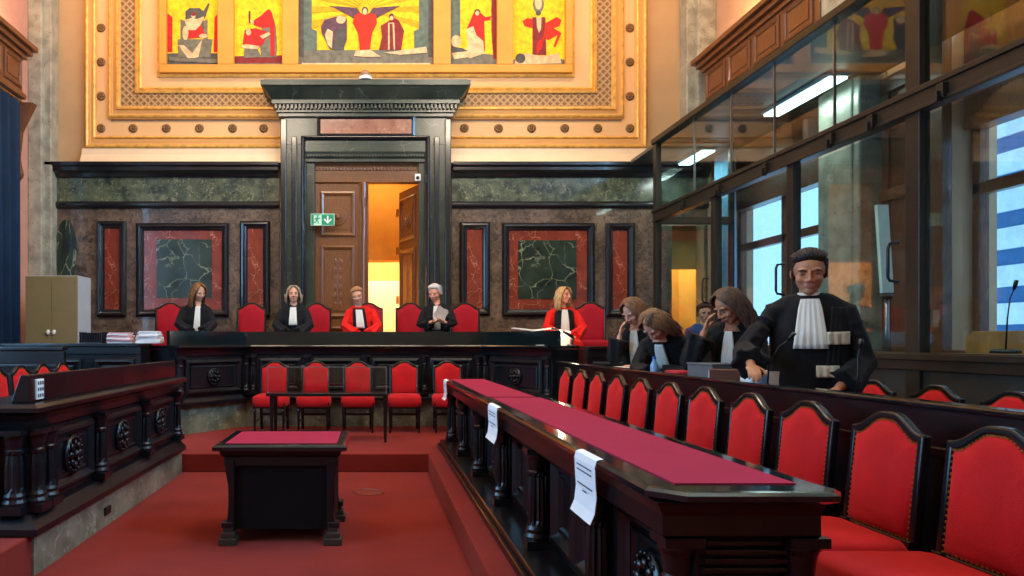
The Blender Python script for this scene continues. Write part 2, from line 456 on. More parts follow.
# gilded frame of the upper wall
XC = -0.104
def mir(x): return 2*XC-x
ZT = 8.45
def ring_frame(n, pxl, pyb, prof, mat, y, **k):
    x0 = bx(pxl); return S(MB().mould(x0, mir(x0), bz(pyb), ZT, prof, y), 'trim_%d' % n, mat, **k)
S(MB().sweep([(bx(84), YB), (mir(bx(84)), YB)], [(0, 4.5), (.2, 4.5), (.17, 4.56), (.11, 4.66), (.09, 4.77), (0, 4.77)]), 'trim_7', PLASTL)
ring_frame(8, 86.5, 150, [(0, 0), (0, .05), (.04, .09), (.09, .09), (.10, .06), (.15, .07), (.18, .05), (.21, .045), (.21, 0)], OCHL, YB)
ring_frame(30, 87, 149.5, [(0, .08), (.01, .11), (.035, .12), (.06, .1), (.06, .05), (0, .04)], GOLD, YB)
ring_frame(31, 94.5, 139.5, [(0, .06), (.015, .085), (.04, .07), (.04, .04), (0, .04)], GOLD, YB)
f1 = ring_frame(9, 96, 138, [(0, 0), (0, .035), (.26, .035), (.26, 0)], PLAST, YB)
for i, (px, py) in enumerate([(102, y) for y in (129, 97, 63, 29)] + [(629, y) for y in (129, 97, 63, 29)] + [(x, 129) for x in (134, 167, 200, 233, 264)] + [(x, 129) for x in (464, 498, 531, 564, 597)]):
    m = MB()
    m.disc((bx(px), bz(py)), .075, YB-.05, YB-.03)
    for k in range(8):
        a = k*PI/4; m.ell((bx(px)+.045*math.cos(a), YB-.05, bz(py)+.045*math.sin(a)), (.022, .014, .022), seg=8, rg=5)
    m.ell((bx(px), YB-.055, bz(py)), (.022, .02, .022), seg=8, rg=5)
    m.build('rosette', BRONZE, f1, smooth=True)
ring_frame(10, 109, 120, [(0, 0), (0, .05), (.04, .07), (.08, .07), (.09, .06), (.14, .07), (.19, .08), (.22, .06), (.22, 0)], OCHL, YB)
ring_frame(32, 109.5, 119, [(0, .06), (.01, .09), (.035, .1), (.05, .08), (.05, .04), (0, .04)], GOLD, YB)
ring_frame(33, 117.5, 111.5, [(0, .07), (.012, .11), (.04, .11), (.06, .08), (.06, .04), (0, .04)], GOLD, YB)
ring_frame(11, 121.5, 108, [(0, 0), (0, .05), (.27, .03), (.27, 0)], BRAID, YB)
ring_frame(12, 136, 94, [(0, 0), (0, .06), (.03, .07), (.05, .03), (.08, .05), (.11, .03), (.11, 0)], GOLD, YB)
S(MB().box(bx(142), mir(bx(142)), YB-.015, YB, bz(88.5), ZT), 'trim_13', PLAST)
holes = [(168, 219), (235, 283), (299, 433), (450, 496), (512, 564)]
fx0, fx1, fz, hz0, FD = bx(161), bx(571), bz(75), bz(67), .13
m = MB(); y0, y1 = YB-FD, YB-.0
m.box(fx0, fx1, y0, y1, fz, hz0)
ed = [fx0] + [bx(v) for h in holes for v in h] + [fx1]
for i in range(0, len(ed), 2): m.box(ed[i], ed[i+1], y0, y1, hz0, ZT)
S(m, 'trim_14', OCHRE, bevel=.012)
S(MB().mould(fx0-.05, fx1+.05, fz-.05, ZT, [(0, 0), (0, .035), (.03, .05), (.08, .05), (.08, 0)], YB-.01), 'trim_15', GOLD)

# painted panels (plain generic figures on gold grounds)
PC = {k: simple('paint '+k, c, .8, var=.26, scale=14) for k, c in dict(gold=(236, 186, 20), amber=(226, 150, 12), red=(190, 30, 24), dred=(128, 34, 34), grey=(110, 104, 88), dgrey=(78, 76, 70), purple=(92, 60, 72), flesh=(214, 176, 130), brown=(88, 54, 36), teal=(92, 104, 92), scarlet=(214, 40, 18)).items()}
PCL = list(PC); PML = [PC[k] for k in PCL]
def painting(px0, px1, shapes, label):
    x0, x1 = bx(px0)-.005, bx(px1)+.005
    yb = YB-.02
    m = MB()
    m.mi = 0; m.box(x0, x1, yb-.012, yb, hz0-.005, ZT-.02)
    lay = 0
    for s in shapes:
        lay += 1
        m.mi = PCL.index(s[0]); y = yb-.012-.0007*lay
        if s[1] == 'p': pts = [(bx(a), bz(b)) for a, b in s[2]]
        elif s[1] == 'e':
            cx, cy, rx, ry = s[2]; rot = s[3] if len(s) > 3 else 0
            pts = [(bx(cx+rx*math.cos(t)*math.cos(rot)-ry*math.sin(t)*math.sin(rot)), bz(cy+rx*math.cos(t)*math.sin(rot)+ry*math.sin(t)*math.cos(rot))) for t in [2*PI*k/18 for k in range(18)]]
        pts = [(min(max(a, x0), x1), min(max(b, hz0), ZT-.03)) for a, b in pts]
        m.prism(pts, y, yb-.011)
    o = m.build('wall_painting', PML)
    return tag(o, label, 'painting', 'painted panels above the portal')
def fig(cx, top, bot, w, robe, head='flesh', hair='brown'):
    h = bot-top
    return [(robe, 'p', [(cx-w*.25, top+h*.16), (cx+w*.25, top+h*.16), (cx+w*.42, top+h*.35), (cx+w*.5, bot-h*.2), (cx+w*.45, bot), (cx-w*.45, bot), (cx-w*.5, bot-h*.2), (cx-w*.42, top+h*.35)]),
            (hair, 'e', (cx, top+h*.075, w*.17, h*.095)), (head, 'e', (cx, top+h*.09, w*.12, h*.075))]
painting(168, 219, [('dgrey', 'p', [(168, 54), (219, 54), (219, 68), (168, 68)]), ('red', 'p', [(168, 14), (173, 18), (173, 53), (168, 53)]), ('red', 'p', [(219, 14), (215, 18), (214, 53), (219, 53)]),
    ('grey', 'p', [(178, 40), (213, 40), (211, 58), (179, 58)]), ('dgrey', 'p', [(186, 12), (190, 9), (200, 9), (204, 12), (204, 38), (186, 38)]), ('grey', 'p', [(181, 20), (186, 22), (186, 41), (181, 41)]), ('grey', 'p', [(204, 22), (208, 20), (208, 41), (204, 41)]),
    ('red', 'p', [(186, 34), (193, 20), (200, 22), (207, 38), (184, 40)]), ('flesh', 'p', [(185, 21), (192, 19), (198, 20), (205, 17), (201, 26), (196, 31), (188, 31)]), ('flesh', 'e', (194, 16.5, 2.2, 2.8)), ('dred', 'e', (194, 15, 2.6, 2)),
    ('flesh', 'e', (186, 34, 3, 7), ), ('flesh', 'e', (204, 37, 4.5, 2.2, )), ('flesh', 'p', [(179, 46), (184, 46), (193, 54), (203, 40), (199, 58), (189, 60)]), ('dgrey', 'p', [(203, 14), (209, 4), (210, 5), (205, 20)]), ('grey', 'p', [(170, 58), (218, 60), (218, 64), (170, 62)])],
    'leftmost painted panel, seated bare-chested figure on a grey stone throne')
painting(235, 283, [('dred', 'p', [(235, 57), (283, 56), (283, 68), (235, 68)]), ('grey', 'p', [(235, 64), (283, 64), (283, 68), (235, 68)])] + fig(269, 11, 58, 17, 'grey', hair='red') + [('red', 'p', [(262, 16), (267, 11), (272, 13), (275, 24), (275, 56), (271, 57), (270, 28), (262, 29), (254, 26), (253, 22)]),
    ('flesh', 'p', [(250, 20), (254, 22), (254, 25), (249, 22)]), ('brown', 'p', [(249, 12), (251, 12), (250.5, 24), (249, 24)]), ('red', 'p', [(245, 31), (256, 29), (269, 33), (264, 44), (258, 50), (243, 45)]), ('flesh', 'e', (249, 33, 2.6, 3.2)), ('grey', 'p', [(245, 46), (256, 46), (262, 58), (244, 59)]), ('flesh', 'p', [(260, 37), (269, 33), (271, 35), (263, 40)]), ('flesh', 'p', [(241, 48), (246, 45), (260, 47), (258, 50), (244, 49)])],
    'painted panel with a kneeling figure and a standing figure in a red cloak')
rays = []
for k in range(15):
    a = PI*(k+.5)/15
    rays.append(('amber', 'p', [(365, 10), (365+95*math.cos(a-.05), 10-95*math.sin(a-.05)+30), (365+95*math.cos(a+.05), 10-95*math.sin(a+.05)+30)]))
painting(299, 433, rays + [('grey', 'p', [(299, 51), (433, 51), (433, 68), (299, 68)]), ('teal', 'p', [(299, -60), (312, -60), (312, 30), (317, 32), (317, 51), (299, 53)]), ('teal', 'p', [(433, -60), (419, -60), (419, 30), (414, 32), (414, 51), (433, 53)]), ('dgrey', 'p', [(299, -60), (304, -60), (304, 58), (299, 58)]), ('dgrey', 'p', [(433, -60), (428, -60), (428, 58), (433, 58)]),
    ('flesh', 'p', [(302, 64), (430, 64), (430, 68), (302, 68)]), ('purple', 'p', [(330, 7), (345, 8), (357, 9), (360, 14), (357, 22), (352, 18), (342, 13)]), ('purple', 'p', [(400, 7), (386, 8), (373, 9), (370, 14), (373, 22), (378, 18), (388, 13)]),
    ('scarlet', 'p', [(355, 16), (360, 14), (370, 14), (376, 16), (377, 24), (372, 34), (370, 51), (360, 51), (358, 34), (353, 24)]), ('gold', 'e', (365, 10.5, 6, 5)), ('brown', 'e', (365, 12, 3.4, 4)), ('flesh', 'e', (365, 13, 2.2, 3.2)),
    ('purple', 'p', [(325, 21), (340, 17), (347, 20), (347, 40), (343, 51), (330, 50), (322, 34), (321, 28)]), ('flesh', 'p', [(328, 30), (333, 33), (332, 50), (328, 46), (325, 36)]), ('flesh', 'e', (341, 21, 4.6, 4)), ('dgrey', 'p', [(336, 32), (346, 28), (344, 51), (334, 51)]),
    ('dred', 'p', [(381, 27), (389, 22), (394, 19), (399, 22), (404, 32), (401, 51), (379, 51), (382, 38)]), ('flesh', 'p', [(388, 24), (394, 24), (395, 51), (388, 51)]), ('dred', 'p', [(389.5, 25), (392.5, 25), (393.5, 51), (389.5, 51)]), ('brown', 'e', (391.5, 17.5, 2.4, 2.8)), ('flesh', 'e', (391.5, 19.5, 1.8, 2.2)),
    ('flesh', 'p', [(356, 52), (370, 51), (381, 58), (364, 58), (354, 57)]), ('flesh', 'p', [(384, 54), (405, 51), (426, 48), (427, 54), (400, 56)])],
    'wide central painted panel with a winged red-robed figure between two cloaked figures')
painting(450, 496, [('grey', 'p', [(450, 50), (496, 56), (496, 68), (450, 68)]), ('teal', 'p', [(450, -60), (460, -60), (460, 44), (450, 50)]), ('dred', 'p', [(496, -60), (491, -60), (491, 30), (493, 60), (496, 60)]),
    ('red', 'p', [(473, 14), (479, 12), (485, 18), (491, 17), (490, 21), (484, 22), (485, 52), (478, 56), (474, 40), (466, 30), (470, 22)]), ('brown', 'e', (477, 13, 3.1, 3.2)), ('flesh', 'e', (477, 14, 2.0, 2.4)), ('flesh', 'p', [(466, 30), (473, 27), (476, 36), (483, 42), (484, 54), (470, 59), (462, 56), (468, 46)]), ('flesh', 'e', (456, 42, 5, 6)), ('flesh', 'p', [(451, 52), (470, 52), (474, 57), (454, 60)]), ('dgrey', 'p', [(450, 47), (462, 49), (468, 52), (450, 54)])],
    'painted panel with a red-robed figure standing over a heap of pale bodies')
painting(512, 564, [('dred', 'p', [(532, 18), (545, 18), (546, 56), (532, 56)]), ('grey', 'p', [(512, 60), (564, 60), (564, 68), (512, 68)]), ('flesh', 'p', [(516, 58), (524, 54), (544, 57), (558, 54), (561, 64), (514, 65)]), ('dgrey', 'e', (520, 59, 5, 5)), ('flesh', 'e', (552, 59, 5, 4)),
    ('grey', 'e', (538, 5, 5.5, 9)), ('flesh', 'e', (538, 4, 3.6, 6.5)), ('flesh', 'p', [(536, 18), (541, 18), (540.5, 30), (538.5, 34), (536.5, 28)]), ('dgrey', 'e', (538, 14, 2.6, 2.6)), ('scarlet', 'p', [(522, 22), (527, 19), (532, 20), (532, 29), (524, 27)]), ('scarlet', 'p', [(545, 24), (556, 18), (561, 21), (559, 27), (553, 29), (561, 34), (555, 48), (553, 47), (557, 36), (548, 41), (543, 38)]), ('red', 'p', [(536, 44), (545, 36), (541, 50), (536, 56)])],
    'rightmost painted panel, tall dark upright figure with fluttering scarlet cloth')

# portal
PX0, PX1 = -1.545, 1.335   # at the wall
po = MB()
YP = 12.2
S(MB().box(PX0+.06, -1.12, YP, YB, .95, 4.78).box(.9, PX1-.06, YP, YB, .95, 4.78).box(PX0+.06, PX1-.06, YP, YB, 4.78, 5.28).box(-1.13, -.985, 12.3, 12.5, .95, 4.78).box(.80, .91, 12.3, 12.5, .95, 4.78), 'trim_16', BMARB, bevel=.006)
m = MB()
for x in (PX0, PX1-.1): m.box(x, x+.1, YP-.05, YB-.0, .95, 5.2)
for x in (-1.36, 1.05): m.box(x, x+.09, YP-.06, YP+.01, .95, 4.9)
m.mould(-1.12, .9, .2, 4.84, [(-.08, 0), (-.08, .05), (-.05, .08), (-.02, .05), (0, .0)], YP)
S(m, 'trim_17', CORN, bevel=.012)
capm = MB(); cx = (PX0+PX1)/2; hw = (PX1-PX0)/2
for z0, z1, o in ((5.24, 5.30, .04), (5.30, 5.33, .08), (5.42, 5.48, .16), (5.66, 5.74, .36), (5.74, 5.77, .30)):
    capm.box(cx-hw-o*.8, cx+hw+o*.8, YP-o-.02, YB, z0, z1)
def fr(z0, z1, o0, o1): capm.frus((cx-hw-o0*.8, cx+hw+o0*.8, YP-o0-.02, YB), (cx-hw-o1*.8, cx+hw+o1*.8, YP-o1-.02, YB), z0, z1)
fr(5.48, 5.66, .16, .33); capm.box(cx-hw-.05, cx+hw+.05, YP-.07, YB, 5.33, 5.42)
nden = 46
for i in range(nden):
    x = cx-hw-.1+(2*hw+.2)*(i+.25)/nden
    capm.box(x, x+(2*hw+.2)/nden*.55, YP-.15, YP-.05, 5.345, 5.415)
S(capm, 'trim_18', BMARB)
S(MB().mould(-.93, .73, 4.9, 5.26, [(0, 0), (0, .04), (.04, .055), (.07, .02), (.07, 0)], YP-.0), 'trim_19', CORN)
S(MB().box(-.87, .67, YP-.03, YP, 4.96, 5.2), 'trim_20', PMARB)
S(MB().sweep([(-1.14, 12.35), (.92, 12.35)], [(0, 4.5), (.1, 4.5), (.1, 4.55), (.13, 4.58), (.16, 4.66), (.16, 4.78), (0, 4.78)]), 'trim_21', BMARB)
dm = MB()
for i in range(40): dm.box(-1.1+i*.05, -1.1+i*.05+.028, 12.205, 12.26, 4.58, 4.635)
S(dm, 'trim_22', BMARB)
# wooden door case and the two leaves
dc = MB(); dc.box(-1.15, -.93+.0, 12.42, 12.5, .95, 4.3).box(-1.15, .93, 12.38, 12.55, 4.18, 4.5)
dc.box(.80, .95, 12.42, 12.5, .95, 4.2)
for i in range(34): dc.box(-1.08+i*.058, -1.08+i*.058+.03, 12.35, 12.4, 4.38, 4.43)
S(dc, 'trim_23', DWOOD, bevel=.006)
def leaf(W, name, extra=True):
    r = empty(name); r['kind'] = 'structure'
    H = 3.22
    m = MB(); m.box(0, W, 0, .06, 0, H); m.build('door_board', DWOOD, r)
    for z0, z1 in ((.12, .75), (.9, 2.15), (2.3, 3.08)):
        q = MB(); q.mould(.08, W-.1, z0, z1, [(0, 0), (0, .02), (.03, .035), (.06, .02), (.08, .0)], 0); q.box(.2, W-.22, -.012, 0, z0+.12, z1-.12)
        q.build('door_panel', DWOOD, r, bevel=.003)
    q = MB(); q.disc((W/2-.01, 2.64), .15, -.03, 0, 24); q.disc((W/2-.01, 2.64), .1, -.045, -.03, 24); q.ell((W/2-.01, -.05, 2.64), (.045, .03, .06)); q.build('carved_roundel', DWOOD, r, bevel=.006)
    q = MB()
    for k in range(12): q.ell((W/2-.01+(.045 if k % 2 else -.045), -.012, 1.12+(k//2)*.15), (.032, .008, .055))
    q.ell((W/2-.01, -.012, 1.5), (.016, .012, .5)); q.build('carved_ornament', DWOOD, r, smooth=True)
    if extra:
        q = MB(); q.box(W-.02, W+.13, -.05, .05, 0, H); q.lathe([(.04, 0), (.05, .1), (.035, .2), (.04, 2.8), (.06, 2.95), (.06, H)], W+.055, -.06, 12); q.build('door_post', DWOOD, r)
    return r
d1 = leaf(.78, 'door_1'); d1.location = (-.97, 12.43, .95)
d2 = leaf(.8, 'door_2', False); d2.location = (.5, 13.25, .95); d2.rotation_euler = (0, 0, math.atan2(12.52-13.25, .80-.5))
q = MB()
for z in (1.3, 2.2, 3.1, 3.8): q.box(-.03, .05, -.05, -.03, z-.95-.07, z-.95+.07)
h = q.build('hinge_plate', BRASS, d2)
# corridor behind the doorway
S(MB().box(-1.6, 1.6, YB+.3, 17.0, .85, .95), 'floor_corridor', LWOOD)
c = MB(); c.box(-1.7, -1.6, YB+.3, 17, .95, 5); c.box(1.6, 1.7, YB+.3, 17, .95, 5); c.box(-1.7, 1.7, YB+.3, 17, 5, 5.1); c.box(-1.7, 1.7, 16.9, 17, .95, 5); c.box(-1.6, 1.6, 14.3, 14.7, 3.05, 5)
S(c, 'wall_corridor', simple('corridor ochre wall', (226, 172, 84), .85, var=.05))
S(MB().box(-1.55, 1.55, 16.8, 16.9, .95, 2.85), 'wall_corridor_end', simple('corridor white wall', (240, 226, 190), .85, var=.02))
# alcove added at far right, stands in for the doorway's reflection in the glass
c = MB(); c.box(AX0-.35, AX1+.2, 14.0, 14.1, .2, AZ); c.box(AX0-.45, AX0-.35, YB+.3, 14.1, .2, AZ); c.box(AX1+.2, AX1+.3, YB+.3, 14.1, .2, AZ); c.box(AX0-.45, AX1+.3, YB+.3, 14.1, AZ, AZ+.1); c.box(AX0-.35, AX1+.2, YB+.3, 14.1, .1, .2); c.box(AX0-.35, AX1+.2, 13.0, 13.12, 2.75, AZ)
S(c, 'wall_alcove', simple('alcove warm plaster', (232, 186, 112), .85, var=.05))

# side walls with window bays
BAYS = [(9.1, 11.25), (4.6, 7.6), (0.2, 3.2)]
BAYSR = [(9.2, 11.8), (3.9, 7.2), (0.2, 2.9)]
WM = 3.55
WZ0, WZT = 1.3, 5.3
def side_wall(X, sg, name, n0, BAYS):
    WZ1 = WZT
    m = MB(); a, b = (X, X+sg*.45); xa, xb = min(a, b), max(a, b)
    tops = [WZ1 if (sg < 0 or i == 0) else 7.8 for i in range(len(BAYS))]  # unseen near right windows heightened to let in more blue light
    m.box(xa, xb, YR, YB, 0, WZ0); m.box(xa, xb, YR, YB, 7.8, ZC)
    for (ya, yb_), zt in zip(BAYS, tops):
        if zt < 7.8: m.box(xa, xb, ya, yb_, zt, 7.8)
    ys = [YR] + [v for q in sorted(BAYS) for v in q] + [YB]
    for i in range(0, len(ys), 2): m.box(xa, xb, ys[i], ys[i+1], WZ0, 7.8)
    S(m, name, simple(name+' plaster', (196, 150, 116) if sg > 0 else (196, 140, 118), .85, var=.06))
    for i, (y0, y1) in enumerate(BAYS):
        WZ1 = tops[i]
        r = empty('window_%d' % (n0+i), (X+sg*.25, (y0+y1)/2, WZ0)); r['kind'] = 'structure'
        iv = T(-X-sg*.25, -(y0+y1)/2, -WZ0)
        f = MB(iv); xa, xb = X+sg*.2, X+sg*.3; xa, xb = min(xa, xb), max(xa, xb)
        f.box(xa, xb, y0, y0+.09, WZ0, WZ1).box(xa, xb, y1-.09, y1, WZ0, WZ1).box(xa, xb, y0, y1, WZ0, WZ0+.09).box(xa, xb, y0, y1, WZ1-.09, WZ1)
        ym = (y0+y1)/2; f.box(xa, xb, ym-.06, ym+.06, WZ0, WZ1); f.box(xa, xb, y0, y1, 2.9, 3.02)
        f.build('window_frame', PWOOD, r, bevel=.008)
        MB(iv).box(X+sg*.25-.004, X+sg*.25+.004, y0+.05, y1-.05, WZ0+.05, WZ1-.05).build('window_pane', WGLASS, r)
        # wooden panelled dado + pelmet
        p = MB(); t = X-sg*.0
        def bb(o0, o1, ya, yb_, z0, z1):
            p.box(min(X-sg*o0, X-sg*o1), max(X-sg*o0, X-sg*o1), ya, yb_, z0, z1)
        bb(0, .05, y0-.35, y1+.35, .2, WZ0); bb(0, .09, y0-.35, y1+.35, WZ0, WZ0+.06)
        bb(0, .1, y0-.3, y0-.0, WZ0, WZ1); bb(0, .1, y1, y1+.3, WZ0, WZ1)
        S(p, 'trim_%d' % (40+n0+i), PWOOD, bevel=.006)
        if sg > 0:
            q = MB(); q.box(X+.1, X+.3, y0+.02, y1-.02, WM, (WZ1 if i == 0 else 4.7)-.02)
            S(q, 'trim_%d' % (50+n0+i), PWOOD, bevel=.006)
        # pelmet
        if sg > 0 and i > 0: continue
        p = MB()
        bb(0, .34, y0-.42, y1+.0, 5.3, 5.9); 
        for z0, z1, o in ((5.24, 5.32, .37), (5.86, 5.94, .38), (5.94, 6.02, .44), (6.02, 6.1, .5)): bb(0, o, y0-.42-o+.3, y1+.0+o-.3, z0, z1)
        nseg = 4; L = (y1-y0+.35)/nseg
        Mx = T(X-sg*.34, 0, 0, -PI/2 if sg > 0 else PI/2)
        pm = MB(Mx)
        for k in range(nseg):
            ya = y0-.35+k*L+.05; yb2 = ya+L-.1
            u0, u1 = (-yb2, -ya) if sg > 0 else (ya, yb2)
            pm.mould(u0, u1, 5.38, 5.82, [(0, 0), (0, .02), (.03, .03), (.06, .01), (.06, 0)], 0)
            pm.box(u0+.1, u1-.1, -.012, 0, 5.48, 5.72)
        r = empty('window_pelmet', (X, (y0+y1)/2, 5.24)); tag(r, 'carved brown wooden pelmet over the %s window, %s' % (['far', 'middle', 'near'][i], 'above the glass cage' if sg > 0 else 'on the left wall'), 'pelmet', 'wooden pelmets over the windows')
        p.bm.transform(T(-X, -(y0+y1)/2, -5.24)); p.build('pelmet_box', PWOOD, r, bevel=.01)
        pm.bm.transform(T(-X, -(y0+y1)/2, -5.24)); pm.build('pelmet_panel', PWOOD, r, bevel=.003)
        if sg < 0:
            for ye in (y1+.25, y0-.3):
                q = MB(T(-X, -(y0+y1)/2, -5.24))
                q.prism([(X+.08, 4.1), (X+.14, 4.0), (X+.2, 4.1), (X+.16, 4.4), (X+.2, 4.8), (X+.42, 5.24), (X+.08, 5.24)], ye-.08, ye+.08)
                q.ell((X+.16, ye, 4.12), (.07, .09, .1))
                q.build('scroll_bracket', PWOOD, r, bevel=.01)
    # marble pilasters between the bays
    k = 0
    for ya, yb_ in ((12.12, YB), (8.0, 8.72), (3.65, 4.2)) if sg < 0 else ((12.12, YB), (8.1, 8.85), (3.0, 3.5)):
        p = MB(); far = ya > 12; zb = 4.52 if (far and sg > 0) else .2
        for o, t in ((.24 if (far and sg < 0) else .32, 0), ((.36 if sg < 0 else .46) if far else .34, .1)):
            p.box(min(X, X-sg*o), max(X, X-sg*o), ya+t, yb_-(0 if far else t), zb, ZC-.02)
        p.box(min(X, X-sg*(.4 if far else .42)), max(X, X-sg*(.4 if far else .42)), ya-.04, yb_+(0 if far else .04), zb, zb+.7*(zb < 1)+.1)
        S(p, 'trim_%d' % (60+n0+k), PILLAR, bevel=.02); k += 1
side_wall(XR, 1, 'wall_right', 1, BAYSR)
side_wall(XL, -1, 'wall_left', 4, BAYS)
for k_, (ya, yb_) in enumerate(((7.5, 8.08), (8.87, 8.93))):
    p = MB(); p.box(XR-.05, XR, ya, yb_, .2, 4.35)
    if k_ == 0:
        p.box(XR-.12, XR, ya-.02, yb_, 3.0, 3.12); p.box(XR-.1, XR, ya-.02, yb_, 4.2, 4.38)
        for u in (ya, yb_-.1): p.box(XR-.08, XR, u, u+.1, .2, 4.3)
    S(p, 'trim_%d' % (80+k_), PWOOD, bevel=.006)
# curtains
def curtain(name, X, y0, y1, z0, z1, mat, label, amp=.06, folds=9):
    r = empty(name, (X, (y0+y1)/2, z0), 0, label, 'curtain'); n = folds*8
    ring = []
    for k in range(n+1):
        f = k/n; ring.append((amp*math.sin(f*folds*2*PI)+.02*math.sin(f*7), y0+(y1-y0)*f-(y0+y1)/2))
    back = [(x+.012, y) for x, y in ring[::-1]]
    m = MB(); m.rings([[(x*q, y, z) for x, y in ring+back] for z, q in ((0, 1.15), ((z1-z0)*.5, 1.0), (z1-z0, .7))])
    m.build('cloth', mat, r, smooth=True)
    q = MB(); q.limb([(0, y0-(y0+y1)/2-.1, z1-z0+.03), (0, y1-(y0+y1)/2+.1, z1-z0+.03)], [.02, .02], 10); q.build('curtain_rod', BRASS, r)
curtain('window_curtain', XL+.33, 8.8, 11.15, .6, 5.15, BLUEC, 'floor-length dark blue curtain at the left edge under the wooden pelmet', .09, 10)
curtain('sheer_curtain', XR-.2, 11.15, 11.75, 1.2, 5.1, fabric('pale blue sheer', (150, 186, 214), .9, .1), 'pale blue curtain at the far right window behind the glass', .04, 5)
# house across the street, seen through the right windows
hb = empty('street_facade', (13.5, 6, 0), 0, 'white and blue striped house front outside the right windows', 'building')
MB(T(-13.5, -6, 0)).box(13.5, 14, -6, 17, -1, 7.5).build('wall', simple('blue render', (60, 110, 160), .8), hb)
for k in range(9):
    MB(T(-13.5, -6, 0)).box(13.42, 13.5, -6, 17, .2+k*.8, .65+k*.8).build('white_band', simple('white render %d' % k, (230, 236, 240), .8) if k == 0 else MATS['white render 0'], hb)

# platforms
S(MB().box(XL, XR, 7.97, YB-.06, 0, .2), 'dais', CARPET, bevel=.01)
S(MB().box(.625, XR, YR, 7.97, 0, .2), 'side_platform', CARPET, bevel=.01)
S(MB().box(XL, -2.1, YR, 7.97, 0, .25), 'left_platform', CARPET, bevel=.01)
S(MB().prism([(-3.7, 12.2), (-3.7, 9.95), (-2.8, 9.95), (-2.0, 11.1), (1.8, 11.1), (2.65, 9.95), (4.2, 9.95), (4.2, 12.2)], .2, .95, 'xy'), 'judges_platform', CARPET)
S(MB().box(XL, -3.7, 9.95, 12.4, .2, .57), 'clerk_platform', CARPET)

# ------------------------------------------------------------------ carved bench components
def column(name, M, u, v, z0, z1, r, parent, mat=None, seg=20):
    m = MB(M)
    m.box(u-r*1.35, u+r*1.35, v-r*1.35, v+r*1.35, z0, z0+.05)
    m.lathe([(r*1.3, z0+.05), (r*1.35, z0+.07), (r*1.15, z0+.09), (r*1.2, z0+.11), (r, z0+.13), (r*1.02, z0+.16), (r*.98, z0+.3), (r*.86, z1-.16), (r*1.05, z1-.15), (r*1.05, z1-.13), (r*.9, z1-.12), (r*1.1, z1-.06), (r*1.3, z1-.04), (r*1.3, z1-.03)], u, v, seg, flute=.16, fz=(z0+.15, z1-.15))
    m.box(u-r*1.35, u+r*1.35, v-r*1.35, v+r*1.35, z1-.03, z1)
    return m.build(name, mat or DARKF, parent)

def panel(M, u0, u1, z0, z1, parent, ros=0.0, v=0.0, mat=None):
    mat = mat or DARKF
    m = MB(M)
    m.mould(u0, u1, z0, z1, [(0, 0), (0, .025), (.02, .04), (.04, .045), (.06, .02), (.075, .008), (.075, 0)], v)
    m.mould(u0+.1, u1-.1, z0+.09, z1-.09, [(0, 0), (0, .012), (.015, .016), (.025, .0)], v)
    p = m.build('carved_panel', mat, parent)
    if ros:
        q = MB(M); cu, cz = (u0+u1)/2, (z0+z1)/2
        q.disc((cu, cz), ros, v-.03, v, 24); q.disc((cu, cz), ros*.8, v-.02, v-.03, 24)
        for k in range(8):
            a = k*PI/4
            q.ell((cu+ros*.55*math.cos(a), v-.034, cz+ros*.55*math.sin(a)), (ros*.2, .016, ros*.2), seg=8, rg=5)
        for k in range(16):
            a = k*PI/8
            q.ell((cu+ros*.86*math.cos(a), v-.032, cz+ros*.86*math.sin(a)), (ros*.09, .01, ros*.09), seg=6, rg=4)
        q.ell((cu, v-.035, cz), (ros*.24, .03, ros*.24), seg=10, rg=6)
        q.build('rosette', mat, p, smooth=True)
    return p

# --- judges' bench -------------------------------------------------
JB = [(-2.58, 9.415), (-1.80, 10.5), (1.62, 10.5), (2.35, 9.38)]
jb = empty('judges_bench', (-.09, 10.8, .2), 0, 'long black carved judges bench with angled wings on a green marble plinth', 'bench')
iv = T(.09, -10.8, -.2)
MB(iv).sweep(JB, [(-.06, .2), (-.06, .59), (-.45, .59), (-.45, .2)]).build('plinth', PLINTH, jb)
m = MB(iv); m.sweep(JB, [(0, .66), (0, 1.34), (-.5, 1.34), (-.5, .66)])
m.sweep(JB, [(.05, .59), (.05, .63), (.01, .68), (-.48, .68), (-.48, .59)])
m.sweep(JB, [(0, 1.24), (.02, 1.25), (.03, 1.3), (.05, 1.34), (-.1, 1.34), (-.1, 1.24)])
m.build('bench_body', DARKF, jb)
MB(iv).sweep(JB, [(.09, 1.345), (.10, 1.36), (.10, 1.375), (.085, 1.39), (-.52, 1.39), (-.52, 1.345)]).build('ledge', DARK, jb)
MB(iv).sweep(JB, [(-.1, 1.39), (-.1, 1.585), (-.16, 1.585), (-.16, 1.39)]).build('screen', GLOSSTOP, jb)
def bay_run(a, b, ncol, parent, iv, z0, z1, ros, r=.045, skip_panels=False):
    dx, dy = b[0]-a[0], b[1]-a[1]; L = math.hypot(dx, dy); ang = math.atan2(dy, dx)
    M = iv @ T(a[0], a[1], 0, ang)
    us = [L*(i+.0)/ncol for i in range(ncol+1)]
    us[0] += r*1.6; us[-1] -= r*1.6
    for u in us: column('column', M, u, -.015, z0, z1, r, parent, seg=16)
    for u0, u1 in zip(us, us[1:]): panel(M, u0+r*1.9, u1-r*1.9, z0+.04, z1-.05, parent, ros)
bay_run(JB[0], JB[1], 1, jb, iv, .68, 1.25, .12)
bay_run(JB[1], JB[2], 4, jb, iv, .68, 1.25, 0)
bay_run(JB[2], JB[3], 1, jb, iv, .68, 1.25, .12)

